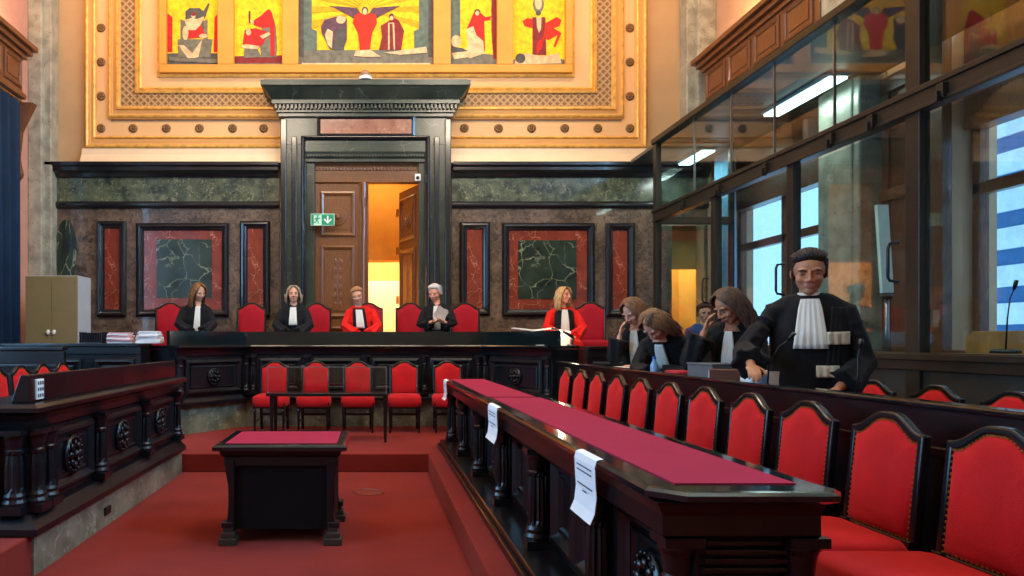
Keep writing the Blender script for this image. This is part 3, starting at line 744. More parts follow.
# --- clerks' benches left and right of it ---------------------------
def side_bench(name, x0, x1, y, ztop, label, nb):
    r = empty(name, ((x0+x1)/2, y+.25, .2), 0, label, 'bench'); iv = T(-(x0+x1)/2, -y-.25, -.2)
    m = MB(iv); m.box(x0, x1, y, y+.45, .2, ztop-.04); m.box(x0, x1, y-.04, y, .2, .4); m.box(x0, x1, y-.03, y, ztop-.14, ztop-.04)
    m.build('bench_body', DARKF, r, bevel=.004)
    MB(iv).box(x0, x1, y-.07, y+.5, ztop-.04, ztop).build('ledge', DARK, r, bevel=.008)
    M = iv @ T(x0, y, 0, 0); L = (x1-x0)/nb
    for k in range(nb): panel(M, k*L+.08, (k+1)*L-.08, .48, ztop-.2, r, 0)
    return r
side_bench('clerk_bench', -5.1, -3.02, 9.415, 1.42, 'long black panelled clerk bench in front of the khaki metal cabinet', 3)
side_bench('clerk_desk', 2.82, 4.18, 9.45, 1.38, 'black panelled bench between the judges bench and the glass cage', 2)
r = empty('rear_bench', (-4.6, 8.35, .2), 0, 'plain black rail bench at far left, behind the red chairs', 'bench')
m = MB(T(4.6, -8.35, -.2)); m.box(-5.9, -3.55, 8.3, 8.36, .2, 1.34); m.box(-5.9, -3.55, 8.26, 8.42, 1.34, 1.385); m.box(-5.9, -3.55, 8.28, 8.3, 1.14, 1.18); m.build('rail', DARK, r, bevel=.008)
MB(T(4.6, -8.35, -.2)).box(-5.9, -3.55, 7.98, 8.3, .95, 1.0).build('shelf', DARK, r, bevel=.006)

# --- left counsel bench ---------------------------------------------
lb = empty('counsel_bench', (-2.4, 6.2, 0), 0, 'black carved bench on the left with rosette panels over a marble plinth', 'bench')
iv = T(2.4, -6.2, 0)
MB(iv).box(-2.84, -2.085, 4.44, 7.9, .0, .26).build('plinth', PLINTH, lb)
m = MB(iv)
PA = [(-3.7, 4.5), (-2.16, 4.5), (-2.16, 7.9)]
m.sweep(PA, [(.12, .26), (.12, .30), (.07, .35), (.05, .37), (-.02, .38), (-.3, .38), (-.3, .26)])
m.sweep(PA, [(0, .38), (0, 1.0), (-.35, 1.0), (-.35, .38)])
m.sweep(PA, [(0, .88), (.03, .9), (.05, .95), (.08, .99), (-.1, .99), (-.1, .88)])
m.build('bench_body', DARKF, lb)
MB(iv).sweep(PA, [(.11, 1.0), (.13, 1.015), (.13, 1.04), (.10, 1.06), (-.42, 1.06), (-.42, 1.0)]).build('ledge', DARK, lb)
m = MB(iv); m.prism([(-2.15, 1.06), (-2.27, 1.06), (-2.21, 1.235), (-2.155, 1.235)], 4.52, 6.2); m.build('screen', DARK, lb, bevel=.006)
m = MB(iv); m.prism([(-2.15, 1.06), (-2.27, 1.06), (-2.21, 1.235), (-2.155, 1.235)], 6.205, 7.88); m.build('screen', DARK, lb, bevel=.006)
MB(iv).box(-2.75, -2.45, 4.55, 7.85, .98, 1.0).build('desk_top', LWOOD, lb)
M = iv @ T(-2.16, 0, 0, PI/2)
cy = [4.56, 4.72, 5.62, 6.75, 7.82]
for u in cy: column('column', M, u, -.03, .38, .9, .055, lb)
for u0, u1 in ((4.78, 5.55), (5.69, 6.68), (6.82, 7.75)): panel(M, u0+.03, u1-.03, .42, .86, lb, .14)
M = iv @ T(0, 4.5, 0, 0)
for u in (-2.22, -2.38, -3.3): column('column', M, u, -.03, .38, .9, .055, lb)
panel(M, -3.2, -2.48, .42, .86, lb, 0)
o = empty('power_socket_plate', (-2.16, 4.65, 1.07), 0, 'white triple power socket plate on the left bench rail', 'socket')
M = T(2.16, -4.65, -1.07) @ T(-2.152, 0, 0, PI/2)
MB(M).box(4.60, 4.70, -.012, .03, 1.075, 1.205).build('plate', WHT, o, bevel=.003)
for zz in (1.10, 1.14, 1.18):
    for uu in (4.612, 4.642, 4.672): MB(M).box(uu, uu+.015, -.015, -.01, zz-.011, zz+.011).build('socket_hole', BLK, o)
q = MB(T(2.07, -5.66, -.12)); q.box(-2.09, -2.07, 5.6, 5.72, .09, .15); q.build('cable_hatch', BLK, None)
bpy.data.objects['cable_hatch'].location = (-2.07, 5.66, .12); tag(bpy.data.objects['cable_hatch'], 'small dark cable hatch low in the marble plinth of the left bench', 'hatch')

# --- long bench on the right ----------------------------------------
g = empty('long_bench', (1.1, 5.3, .2), 0, 'long black bench with raspberry felt inlay running into the room on the right', 'bench')
iv = T(-1.1, -5.3, -.2)
BX0, BX1, BY0, BY1 = .838, 1.40, 2.12, 8.5
m = MB(iv)
m.box(.77, BX1, BY0+.05, BY1, .2, .25); m.box(.80, BX1-.02, BY0+.07, BY1, .25, .29)
m.build('base_plinth', BENCHW, g, bevel=.008)
m = MB(iv)
m.box(1.02, 1.36, BY0+.14, BY1-.02, .29, .88)
m.build('bench_body', BENCHW, g)
P2 = [(.90, BY1), (.90, BY0+.08), (1.36, BY0+.08)]
m = MB(iv); m.sweep(P2, [(0, .84), (.02, .86), (.02, .92), (.035, .95), (.045, .965), (-.1, .965), (-.1, .84)])
m.box(.9, 1.36, BY0+.1, BY1-.02, .86, .965); m.build('frieze', BENCHW, g)
m = MB(iv)
top = [(BX0+.09, BY0), (BX1-.02, BY0), (BX1+.02, BY0+.06), (BX1+.02, BY1), (BX0, BY1), (BX0, BY0+.09)]
def inset(pts, d):
    cx = sum(p[0] for p in pts)/len(pts)
    return [(p[0]+(d if p[0] < cx else -d), p[1]+(d if p[1] < 5 else -d)) for p in pts]
m.rings([[(x, y, z) for x, y in inset(top, d)] for d, z in ((.02, .965), (.0, .975), (0, .992), (.012, 1.0), (.03, 1.002))])
m.build('table_top', GLOSSTOP, g)
m = MB(iv); m.box(.945, 1.325, BY0+.13, 5.66, 1.0, 1.006); m.build('felt_inlay', PINK, g)
m = MB(iv); m.box(.925, 1.305, 5.74, 8.42, 1.0, 1.006); m.build('felt_inlay', PINK, g)
M = iv @ T(.925, 0, 0, -PI/2)
cys = [8.35, 7.28, 6.2, 5.12, 4.04, 2.96]
for y in cys: column('column', M, -y, .0, .29, .85, .05, g, BENCHW, 24)
for y0, y1 in zip(cys[1:], cys): 
    MM = iv @ T(1.02, 0, 0, -PI/2)
    L = (y1-y0)
    for k in range(2): panel(MM, -y1+.06+k*(L-.1)/2, -y1+.02+(k+1)*(L-.1)/2, .34, .82, g, 0, mat=BENCHW)
MM = iv @ T(1.02, 0, 0, -PI/2)
panel(MM, -2.9, -2.3, .34, .82, g, .12, mat=BENCHW)
M = iv @ T(0, BY0+.14, 0, 0)
panel(M, 1.05, 1.34, .34, .66, g, .08, mat=BENCHW)
q = MB(M); 
for k in range(5): q.box(1.03, 1.35, -.02-.006*k, 0, .70+k*.03, .715+k*.03)
q.build('end_moulding', BENCHW, g, bevel=.003)
for u in (.95, 1.33): column('column', iv @ T(0, BY0+.12, 0, 0), u, 0, .29, .85, .045, g, BENCHW, 24)
# the notices hanging from its edge
def notice(yc, lab, w=.27, h=.24):
    o = empty('paper_notice', (.85, yc, .76), 0, lab, 'notice', 'paper notices on the long bench')
    iv = T(-.85, -yc, -.76)
    prof = [(.868, 1.006), (.855, 1.005), (.842, 1.0), (.836, .975), (.838, .92), (.842, .86), (.835, .80), (.818, 1.0-h)]
    A, B = [], []
    m = MB(iv); 
    R = []
    for ya in (yc-w/2, yc+w/2):
        R.append([(x, ya, z) for x, z in prof]+[(x-.0025, ya, z-.0005) for x, z in prof[::-1]])
    m.rings(R); m.build('sheet', PAPER, o)
    m = MB(iv)
    for k, z in enumerate((.955, .935, .88, .858)):
        ww = w*(.36 if k != 3 else .1); xx = .8325 if z > .9 else .8345
        m.box(xx-.0008, xx, yc-ww, yc+ww, z-.003, z+.003)
    m.build('printed_lines', INK, o)
notice(2.83, 'white paper notice with printed lines, nearest of three on the bench edge')
notice(5.0, 'white paper notice hanging midway along the bench edge', .36)
notice(8.25, 'small white paper notice at the far end of the bench edge', .3, .22)

# --- barrier / desk behind the first row -----------------------------
g = empty('counsel_desk', (2.45, 5.0, .2), 0, 'long black desk with high modesty rail behind the row of red chairs', 'desk')
iv = T(-2.45, -5.0, -.2)
m = MB(iv); m.box(2.3, 2.35, .9, 8.9, .2, 1.175); m.box(2.28, 2.3, .9, 8.9, .2, .34); m.box(2.285, 2.3, .9, 8.9, .98, 1.02); m.build('modesty_rail', BENCHW, g, bevel=.006)
MB(iv).box(2.275, 2.375, .88, 8.92, 1.175, 1.2).build('rail_cap', GLOSSTOP, g, bevel=.008)
m = MB(iv); m.box(2.35, 2.62, .9, 8.9, 1.08, 1.12); m.box(2.35, 2.6, .9, .95, .2, 1.03); m.box(2.35, 2.6, 8.85, 8.9, .2, 1.03)
for y in (2.9, 4.9, 6.9): m.box(2.35, 2.58, y, y+.04, .2, 1.03)
m.build('desk_top', BENCHW, g, bevel=.005)

# --- centre table -----------------------------------------------------
tx, ty = -.652, 5.5
g = empty('witness_table', (tx, ty, 0), 0, 'square black console table with raspberry felt top in the middle of the carpet', 'table')
m = MB(); w, d = .475, .43
m.rings([[(sx*(w-i), sy*(d-i), z) for sx, sy in ((-1, -1), (1, -1), (1, 1), (-1, 1))] for i, z in ((.03, .665), (.0, .675), (0, .70), (.015, .712), (.03, .714))])
m.build('table_top', GLOSSTOP, g)
MB().box(-.4, .4, -.34, .34, .713, .717).build('felt_inlay', PINK, g)
MB().rings([[(sx*(w-i), sy*(d-i), z) for sx, sy in ((-1, -1), (1, -1), (1, 1), (-1, 1))] for i, z in ((.07, .56), (.07, .62), (.05, .64), (.04, .665))]).build('apron', DARKF, g)
m = MB(); m.box(-.36, .36, -.33, -.30, .1, .58); m.box(-.36, .36, .30, .33, .1, .58); m.box(-.38, -.35, -.33, .33, .1, .58); m.box(.35, .38, -.33, .33, .1, .58); m.build('inner_panel', MATTEB, g)
for sx in (-1, 1):
    for sy in (-1, 1):
        m = MB()
        prof = [(.0, .07), (.09, .07), (.085, .14), (.07, .2), (.06, .3), (.065, .42), (.09, .52), (.095, .6), (.0, .6)]
        m.prism([(sx*(.33+p[0]*.7), p[1]) for p in prof], sy*.30, sy*.37)
        m.box(min(sx*.34, sx*.42), max(sx*.34, sx*.42), min(sy*.29, sy*.385), max(sy*.29, sy*.385), .12, .16)
        m.build('leg', DARKF, g, bevel=.006)
        m = MB(); a, b = sx*.372, sy*.34
        m.box(a-.065, a+.065, b-.07, b+.07, 0, .05); m.box(a-.05, a+.05, b-.055, b+.055, .05, .09); m.box(a-.035, a+.035, b-.04, b+.04, .09, .13)
        m.build('foot', simple('worn black wood foot', (52, 44, 36), .5) if 'worn black wood foot' not in MATS else MATS['worn black wood foot'], g, bevel=.006)
fc = MB(); fc.lathe([(.0, 0), (.15, 0), (.15, .006), (.125, .012), (.12, .004), (.0, .004)], seg=32)
fc = fc.build('floor_socket_cover', simple('red brown metal', (112, 34, 26), .45)); fc.location = (-.03, 6.9, 0.0); tag(fc, 'round floor socket cover set in the red carpet behind the table', 'cover')

# --- low glass-screened table -----------------------------------------
g = empty('screened_table', (-.52, 9.05, .2), 0, 'low narrow black table with an upright glass screen before the judges bench', 'table')
iv = T(.52, -9.05, -.2)
MB(iv).box(-1.3, .2, 8.82, 9.28, .77, .81).build('table_top', DARK, g, bevel=.005)
for x in (-1.26, .14):
    for y in (8.85, 9.2):
        MB(iv).frus((x+.01, x+.04, y+.01, y+.04), (x, x+.05, y, y+.05), .2, .77).build('leg', DARK, g)
MB(iv).box(-1.28, .18, 8.86, 8.868, .81, 1.13).build('glass_screen', glassm('screen glass', (.9, .95, .95, 1), 2.0), g)
m = MB(iv)
for x in (-1.29, .17): m.box(x, x+.012, 8.855, 8.873, .81, 1.13)
m.box(-1.29, .182, 8.855, 8.873, 1.125, 1.135)
m.build('screen_edge', STEEL, g)

# ------------------------------------------------------------------ chairs
def arch(w, z0, z1, h, n=18, ins=0.0):
    pts = [(-w+ins, z0+ins)]
    for i in range(n+1):
        u = -1+2*i/n
        c = max(0, min(1, (.94-abs(u))/.8)); c = c*c*(3-2*c); pts.append(((w-ins)*u, z1-ins+h*c))
    pts.append((w-ins, z0+ins))
    return pts
def make_chair(name, W=.205, SD=.44, zs=.46, zt=.90, h=.07, vel=None, wide=False, arms=False):
    vel = vel or VELV
    r = empty(name)
    yb = .2; lean = .10
    def ly(z): return yb+max(0, z-zs)*lean
    fr = MB(); o = arch(W, zs+.02, zt, h); i_ = arch(W, zs+.02, zt, h, ins=.027)
    n = len(o); t = .024
    F = [fr.v((x, ly(z)-.012, z)) for x, z in o]; FI = [fr.v((x, ly(z)-.012, z)) for x, z in i_]
    B = [fr.v((x, ly(z)+t, z)) for x, z in o]; BI = [fr.v((x, ly(z)+t, z)) for x, z in i_]
    for k in range(n):
        j = (k+1) % n
        fr.f([F[k], F[j], FI[j], FI[k]]); fr.f([B[k], BI[k], BI[j], B[j]]); fr.f([F[k], B[k], B[j], F[j]]); fr.f([FI[k], FI[j], BI[j], BI[k]])
    fr.build('backrest', DARK, r, bevel=.007)
    p = MB(); i2 = arch(W, zs+.02, zt, h, ins=.025); i3 = arch(W, zs+.02, zt, h, ins=.055); i4 = arch(W, zs+.02, zt, h, ins=.11)
    p.rings([[(x, ly(z)+t-.006, z) for x, z in i2], [(x, ly(z)-.0, z) for x, z in i2], [(x, ly(z)-.022, z) for x, z in i3], [(x, ly(z)-.032, z) for x, z in i4]])
    pad = p.build('back_pad', vel, r, smooth=True)
    q = MB(); 
    i5 = arch(W, zs+.02, zt, h, n=26, ins=.031)
    def dense(pts, step=.02):
        out = []
        for a, b in zip(pts, pts[1:]+pts[:1]):
            L = math.dist(a, b); k = max(1, int(L/step))
            out += [(a[0]+(b[0]-a[0])*i/k, a[1]+(b[1]-a[1])*i/k) for i in range(k)]
        return out
    for x, z in dense(i5): q.ell((x, ly(z)-.006, z), (.0055, .0055, .0055), seg=6, rg=3)
    q.build('nail_trim', BRASS, pad)
    s = MB(); sw = W+.02
    def rr(i, z): 
        a, b = sw-i, SD/2-i; c = .03
        return [(x, y-.03, z) for x, y in ((-a+c, -b), (0, -b-.015), (a-c, -b), (a, -b+c), (a, b-c), (a-c, b), (-a+c, b), (-a, b-c), (-a, -b+c))]
    s.rings([rr(.012, zs-.105), rr(.0, zs-.095), rr(0, zs+.02), rr(.02, zs+.045), rr(.07, zs+.058), rr(.14, zs+.062)])
    s.build('seat', vel, r, smooth=True)
    a = MB(); a.box(-sw+.012, sw-.012, -SD/2-.02, SD/2-.04, zs-.125, zs-.1); a.build('seat_frame', DARK, r, bevel=.005)
    for sx in (-1, 1):
        l = MB(); x = sx*(sw-.03); y = -SD/2
        l.box(x-.022, x+.022, y-.022, y+.022, zs-.13, zs-.05); l.lathe([(.012, 0), (.018, .02), (.014, .05), (.02, zs-.18), (.026, zs-.16), (.02, zs-.13)], x, y, 12)
        l.build('leg', DARK, r, smooth=False)
        l = MB(); x = sx*(W-.02)
        l.frus((x-.018, x+.018, .235, .27), (x-.022, x+.022, .165, .215), 0, zs-.05); l.frus((x-.022, x+.022, .165, .215), (x-.022, x+.022, .18, .235), zs-.05, zs+.05)
        l.build('leg', DARK, r, bevel=.003)
    st = MB(); st.box(-sw+.04, sw-.04, .17, .19, .2, .235)
    for sx in (-1, 1): st.box(sx*(sw-.035)-.01, sx*(sw-.035)+.01, -SD/2, .2, .14, .165)
    st.build('stretcher', DARK, r)
    return r
proto = make_chair('courtroom_chair'); used = [False]
def place(pr, flag, x, y, z, rz, label, group):
    o = pr if not flag[0] else copy_tree(pr)
    flag[0] = True
    o.location = (x, y, z); o.rotation_euler = (0, 0, rz); tag(o, label, 'chair', group)
    return o
ORDF = ['nearest the camera', 'second from the camera', 'third from the camera', 'fourth from the camera', 'fifth from the camera', 'sixth from the camera', 'seventh from the camera', 'eighth from the camera', 'ninth from the camera', 'third from its far end' , 'second from its far end', 'at its far end']
depths = [2.35, 2.86, 3.38, 3.90, 4.42, 4.95, 5.48, 6.0, 6.53, 7.05, 7.58]
for i, y in enumerate(depths):
    place(proto, used, 1.80, y, .2, -PI/2+random.uniform(-.03, .03), 'red velvet chair facing the long bench, %s' % (ORDF[i] if i < 9 else ORDF[i+1]), 'red chairs along the long bench')
LC = ['leftmost, behind the glass screen', 'second from the left, behind the glass screen', 'third from the left, behind the glass screen', 'just right of the glass screen', 'rightmost, beside the end of the long bench']
for i, px in enumerate((273, 315, 358, 404, 448)):
    place(proto, used, (px-372)*10.1/720, 9.98, .2, random.uniform(-.04, .04), 'red velvet chair before the judges bench, %s' % LC[i], 'red chairs before the judges bench')
for i, (y, d) in enumerate(((4.03, 'nearest the camera'), (4.58, 'second from the camera'), (5.15, 'directly behind the standing man'), (5.75, 'behind the long-haired woman'), (6.6, 'behind the bending woman'), (7.35, 'farthest from the camera'))):
    place(proto, used, 3.34, y, .2, -PI/2, 'red chair pushed back below the glass cage, %s' % d, 'red chairs below the glass cage')
for i, y in enumerate((6.43, 6.9, 7.36, 7.83)):
    place(proto, used, -3.12, y, .25, PI/2, 'red velvet chair behind the left bench, %s' % ['nearest the camera', 'second from the camera', 'third from the camera', 'farthest from the camera'][i], 'red chairs behind the left bench')
jproto = make_chair('judge_armchair', W=.245, SD=.48, zs=.46, zt=1.05, h=.09, vel=VELVD); ju = [False]
JL = ['behind the leftmost brown-haired judge', 'empty, left of the blonde bobbed judge', 'just right of the blonde bobbed judge', 'right behind the leaning ginger judge', 'empty, left of the white-haired judge', 'empty, right of the white-haired judge', 'right of the red-robed blonde judge']
for i, (px, rz) in enumerate(((170, .25), (249, 0), (317, .1), (369, .05), (411, .0), (467, 0), (591, -.25))):
    y = 11.75 if px != 591 else 11.5
    place(jproto, ju, (px-372)*y/720, y, .95, rz, 'wine-red armchair behind the judges bench, %s' % JL[i], 'wine-red judge armchairs')

# ------------------------------------------------------------------ glass cage
CX, CT = 4.3, 4.44
cage = empty('glass_cage', (CX, 8, .2), 0, 'tall bronze-framed glass dock enclosure with doors along the right side', 'glass enclosure')
ci = T(-CX, -8, -.2)
posts = [10.86, 9.0, 7.35, 5.68, 4.0, 2.3]
for k, y in enumerate(posts):
    big = .055 if k != 3 else .075
    MB(ci).box(CX-.04, CX+.05, y-big, y+big, .2, CT if k in (0, 3, 4, 5) else 3.25).build('post', CAGEM, cage, bevel=.006)
MB(ci).box(CX-.07, CX+.08, 2.3, 10.92, CT-.02, CT+.06).build('top_rail', CAGEM, cage, bevel=.008)
m = MB(ci); m.box(CX-.055, CX+.05, 2.3, 10.9, 3.24, 3.42); m.box(CX-.075, CX-.05, 2.3, 10.9, 3.38, 3.425); m.box(CX-.07, CX-.05, 2.3, 10.9, 3.24, 3.27); m.build('middle_rail', CAGEM, cage, bevel=.005)
m = MB(ci); m.box(CX-.05, CX+.05, 2.3, 10.9, 1.22, 1.36); m.box(CX-.07, CX-.05, 2.3, 10.9, 1.3, 1.35); m.build('lower_rail', CAGEM, cage, bevel=.005)
for y0, y1 in zip(posts[1:], posts):
    m = MB(ci); m.box(CX-.01, CX+.01, y0+.05, y1-.05, .2, 1.22);
    m.build('lower_panel', simple('dark grey green panel', (44, 48, 44), .4) if 'dark grey green panel' not in MATS else MATS['dark grey green panel'], cage)
    MB(ci).box(CX+.0, CX+.012, y0+.05, y1-.05, 1.36, 3.2).build('glass_pane', GLASS, cage)
ups = [10.81, 9.61, 8.62, 7.70, 6.70, 5.75]
for y1, y0 in zip(ups, ups[1:]): MB(ci).box(CX+.0, CX+.012, y0+.008, y1-.008, 3.38, CT).build('glass_pane', GLASS, cage)
for y1, y0 in ((5.6, 4.06), (3.94, 2.3)): MB(ci).box(CX+.0, CX+.012, y0, y1, 3.38, CT).build('glass_pane', GLASS, cage)
m = MB(ci)
for y in ups[1:-1]: m.box(CX-.006, CX+.018, y-.007, y+.007, 3.38, CT)
m.build('joint_strip', STEEL, cage)
for y in (5.33, 6.08, 6.62, 7.72, 8.77, 9.76): 
    m = MB(ci); m.box(CX-.10, CX-.05, y-.03, y+.03, 3.25, 3.36); m.box(CX-.13, CX-.08, y-.012, y+.012, 3.22, 3.30); m.build('latch', CAGEM, cage, bevel=.004)
for y in (9.12, 7.46, 5.84):
    m = MB(ci); m.limb([(CX-.03, y, 1.93), (CX-.10, y, 1.94), (CX-.115, y, 1.97), (CX-.115, y, 2.2), (CX-.10, y, 2.24), (CX-.03, y, 2.25)], [.013]*6, 8); m.build('door_handle', BLK, cage, smooth=True)
# far end return of the cage, and its ceiling with two lights
m = MB(ci); m.box(CX, XR-.35, 10.82, 10.88, CT-.02, CT+.06); m.box(CX, XR-.35, 10.82, 10.88, 1.22, 1.34); m.box(CX, XR-.35, 10.82, 10.88, 3.2, 3.32); m.box(XR-.42, XR-.35, 10.82, 10.88, .2, CT); m.build('end_frame', CAGEM, cage, bevel=.005)
MB(ci).box(CX+.05, XR-.42, 10.845, 10.855, 1.34, 3.2).build('glass_pane', GLASS, cage)
MB(ci).box(CX+.05, XR-.42, 10.845, 10.855, 3.32, CT).build('glass_pane', GLASS, cage)
CEILM = simple('grey green ceiling panel', (62, 70, 66), .35, var=.1)
MB(ci).box(CX+.05, XR-.1, 2.3, 12.1, CT, CT+.05).build('ceiling_panel', CEILM, cage)
for y0, y1, d in ((8.0, 9.4, 'nearer'), (11.1, 12.0, 'farther')):
    r = empty('ceiling_light', (5.2, (y0+y1)/2, CT-.07), 0, '%s fluorescent ceiling light inside the glass cage' % d, 'lamp', 'ceiling lights in the glass cage')
    v = T(-5.2, -(y0+y1)/2, -CT+.07)
    MB(v).box(5.08, 5.32, y0, y1, CT-.04, CT).build('housing', GREYM, r)
    MB(v).box(5.1, 5.3, y0+.02, y1-.02, CT-.07, CT-.04).build('diffuser', LAMPW, r, bevel=.01)
# inside the cage
b = empty('dock_bench', (4.9, 4.9, .2), 0, 'golden wooden bench back inside the glass cage at right', 'bench')
v = T(-4.9, -4.9, -.2)
m = MB(v); m.prism([(4.0, .9), (6.05, .9), (6.05, 1.47), (5.97, 1.53), (4.0, 1.53)], 4.98, 5.03, 'yz'); m.build('backrest', LWOOD, b, bevel=.008)
MB(v).box(4.65, 5.0, 4.0, 5.72, .62, .66).build('seat', LWOOD, b, bevel=.008)
MB(v).box(4.7, 4.98, 4.1, 4.16, .2, .62).box(4.7, 4.98, 5.55, 5.61, .2, .62).build('leg', LWOOD, b)
b = empty('dock_desk', (4.95, 7.7, .2), 0, 'dark desk inside the glass cage behind the lower rail', 'desk')
v = T(-4.95, -7.7, -.2)
MB(v).box(4.45, 4.95, 6.0, 8.8, 1.16, 1.22).build('desk_top', PWOOD, b, bevel=.005)
m = MB(v); m.box(4.9, 4.95, 6.0, 8.8, .2, 1.16); m.build('front_panel', PWOOD, b)
def gooseneck(loc, rz, h, label, lean=.12, base=True):
    r = empty('gooseneck_microphone', loc, rz, label, 'microphone')
    if base:
        m = MB(); m.rings([[(x*s_, y*s_, z) for x, y in ((-.06, -.08), (.06, -.08), (.06, .08), (-.06, .08))] for s_, z in ((1, 0), (1, .015), (.85, .03))]); m.build('base', BLK, r, bevel=.005)
    p = [(0, 0, .02), (0, -.01, h*.5), (0, -lean*.5, h*.8), (0, -lean, h*.95)]
    MB().limb(p, [.006, .005, .004, .004], 8).build('stem', BLK, r, smooth=True)
    MB().limb([(0, -lean*.93, h*.92), (0, -lean*1.1, h), (0, -lean*1.25, h*1.06)], [.009, .014, .012], 10).build('microphone_head', BLK, r, smooth=True)
    return r
gooseneck((4.62, 5.25, 1.36), .6, .5, 'tall gooseneck microphone inside the cage above the golden bench', .05)
b = empty('microphone_stand', (4.62, 6.05, 1.22), 0, 'chrome stand with a small black head, inside the cage right of the post', 'stand')
MB().limb([(0, 0, .0), (0, 0, .38)], [.02, .018], 12).build('pole', STEEL, b, smooth=True)
MB().ell((0, 0, .42), (.045, .045, .04)).build('stand_head', BLK, b, smooth=True)
b = empty('light_column', (4.62, 6.46, 1.22), 0, 'added white upright panel on a chrome pole, for a bright strip reflected in the glass', 'panel')  # made-up panel and pole in place of a bright reflected strip
MB().limb([(0, 0, .0), (0, 0, .62)], [.02, .018], 12).build('pole', STEEL, b, smooth=True)
MB().ell((0, 0, .63), (.05, .05, .03)).build('clamp', BLK, b, smooth=True)
m = MB(); m.rings([[(x, y, z) for x, y in ((-.052+o, -.02), (.052+o, -.02), (.052+o, .02), (-.052+o, .02))] for z, o in ((.66, 0), (1.45, -.05))]); m.build('white_panel', simple('cream plastic', (224, 226, 206), .5), b, bevel=.006)
# far corner desk in front of the added alcove
b = empty('usher_desk', (5.1, 11.6, .2), 0, 'cream topped desk in the lit far corner behind the glass', 'desk')
v = T(-5.1, -11.6, -.2)
MB(v).box(4.55, 5.6, 11.25, 11.9, 1.0, 1.06).build('desk_top', simple('cream laminate', (206, 178, 136), .5), b, bevel=.006)
MB(v).box(4.58, 5.57, 11.3, 11.34, .2, 1.0).build('front_panel', simple('tan laminate', (150, 120, 82), .5), b)
b = empty('desk_lamp', (5.28, 11.5, 1.06), 0, 'small lit desk lamp in the far corner behind the glass', 'lamp')
MB().lathe([(.0, 0), (.07, 0), (.07, .015), (.0, .02)], seg=16).build('base', WHT, b)
MB().limb([(0, 0, .01), (-.12, 0, .12), (-.02, 0, .27)], [.008]*3, 8).build('arm', WHT, b)
m = MB(); m.limb([(-.04, 0, .29), (.06, 0, .23)], [.025, .055], 14); m.build('lamp_shade', WHT, b)
MB().ell((.075, 0, .215), (.035, .035, .03)).build('bulb', LAMPG, b)
for k, (x, c, nm) in enumerate(((4.88, BLUEP, 'blue'), (4.96, BLUEP, 'blue'), (4.8, simple('green binder cloth', (90, 120, 50), .6), 'green'), (4.72, REDP, 'red'))):
    r = empty('ring_binder', (x, 11.6, 1.06), 0, '%s upright binder on the corner desk%s' % (nm, ', beside the lamp' if k == 1 else (', left of the other blue binder' if k == 0 else '')), 'binder', 'binders on the corner desk')
    MB().box(-.035, .035, -.14, .14, 0, .33 if k < 2 else .3).build('cover', c, r, bevel=.005)
    MB().box(-.02, .02, -.142, -.138, .18, .26).build('spine_label', PAPER, r)
b = empty('round_backed_chair', (5.12, 12.2, .2), 0, 'brown round-backed chair in the lit corner behind the glass', 'chair')
m = MB(); m.rings([[(.27*math.cos(t)*s_, y, .95+.5*math.sin(t)*s_) for t in [2*PI*i/24 for i in range(24)]] for y, s_ in ((-.03, .9), (-.04, 1), (.03, 1), (.04, .92))]); m.build('backrest', BROWNL, b, smooth=True)
MB().ell((0, -.25, .5), (.26, .26, .07)).build('seat', BROWNL, b, smooth=True)
MB().limb([(0, -.2, 0.03), (0, -.2, .45)], [.03, .03], 10).build('leg', BLK, b)
for a in range(5):
    MB().limb([(0, -.2, .05), (.25*math.cos(a*2*PI/5), -.2+.25*math.sin(a*2*PI/5), .03)], [.02, .015], 6).build('foot', BLK, b)

# ------------------------------------------------------------------ small things
b = empty('metal_cabinet', (-4.89, 11.25, .57), 0, 'khaki two-door metal cabinet at far left, side coloured pale as if daylit', 'cabinet')
MB().box(-.4, .4, -.25, .25, 0, 1.88).build('cabinet_body', GREYM, b, bevel=.004)  # pale body colour stands in for daylight on its right side
for sx in (-1, 1):
    d = MB().box(min(sx*.004, sx*.398), max(sx*.004, sx*.398), -.268, -.25, .03, 1.87).build('door', OLIVE, b, bevel=.003)
    q = MB(); q.disc((sx*.045, 1.03), .022, -.285, -.268, 14); q.ell((sx*.045, -.292, 1.01), (.028, .014, .034)); q.build('knob', WHT, d, smooth=True)
def stack(loc, n, w, d, mat, label, jit=.02, th=.018):
    r = empty('paper_stack', loc, 0, label, 'papers')
    for k in range(n):
        m = MB(T(random.uniform(-jit, jit), random.uniform(-jit, jit), k*th, random.uniform(-.15, .15)))
        m.box(-w/2*(1-.03*k), w/2*(1-.03*k), -d/2, d/2, 0, th*.85); m.build('folder', mat if k % 3 else PAPER, r, bevel=.003)
    return r
stack((-3.36, 9.66, 1.42), 8, .33, .24, PAPERP, 'heap of pink-tinted folders on the clerk bench, right of the cabinet')
stack((-2.98, 9.66, 1.42), 9, .33, .24, PAPER, 'heap of white papers on the clerk bench, left of the brown-haired judge')
b = empty('document_tray', (-3.72, 9.66, 1.42), 0, 'black slotted document tray beside the cabinet', 'tray')
MB().box(-.15, .13, -.12, .12, 0, .012).box(-.16, -.15, -.12, .12, 0, .15).box(.13, .14, -.12, .12, 0, .15).build('tray_body', BLK, b)
for k in range(8): MB().box(-.13+k*.034, -.124+k*.034, -.12, .12, .012, .14).build('divider', BLK, b)
b = empty('exit_sign', (-.835, 12.18, 3.50), 0, 'green exit sign with running figure and down arrow beside the door', 'sign')
MB().box(-.2, .2, -.02, .02, -.1, .1).build('sign_board', simple('pale green light sign', (190, 232, 200), .4), b, bevel=.003)
MB().box(-.015, .19, -.023, -.019, -.09, .09).build('green_field', GREENS, b)
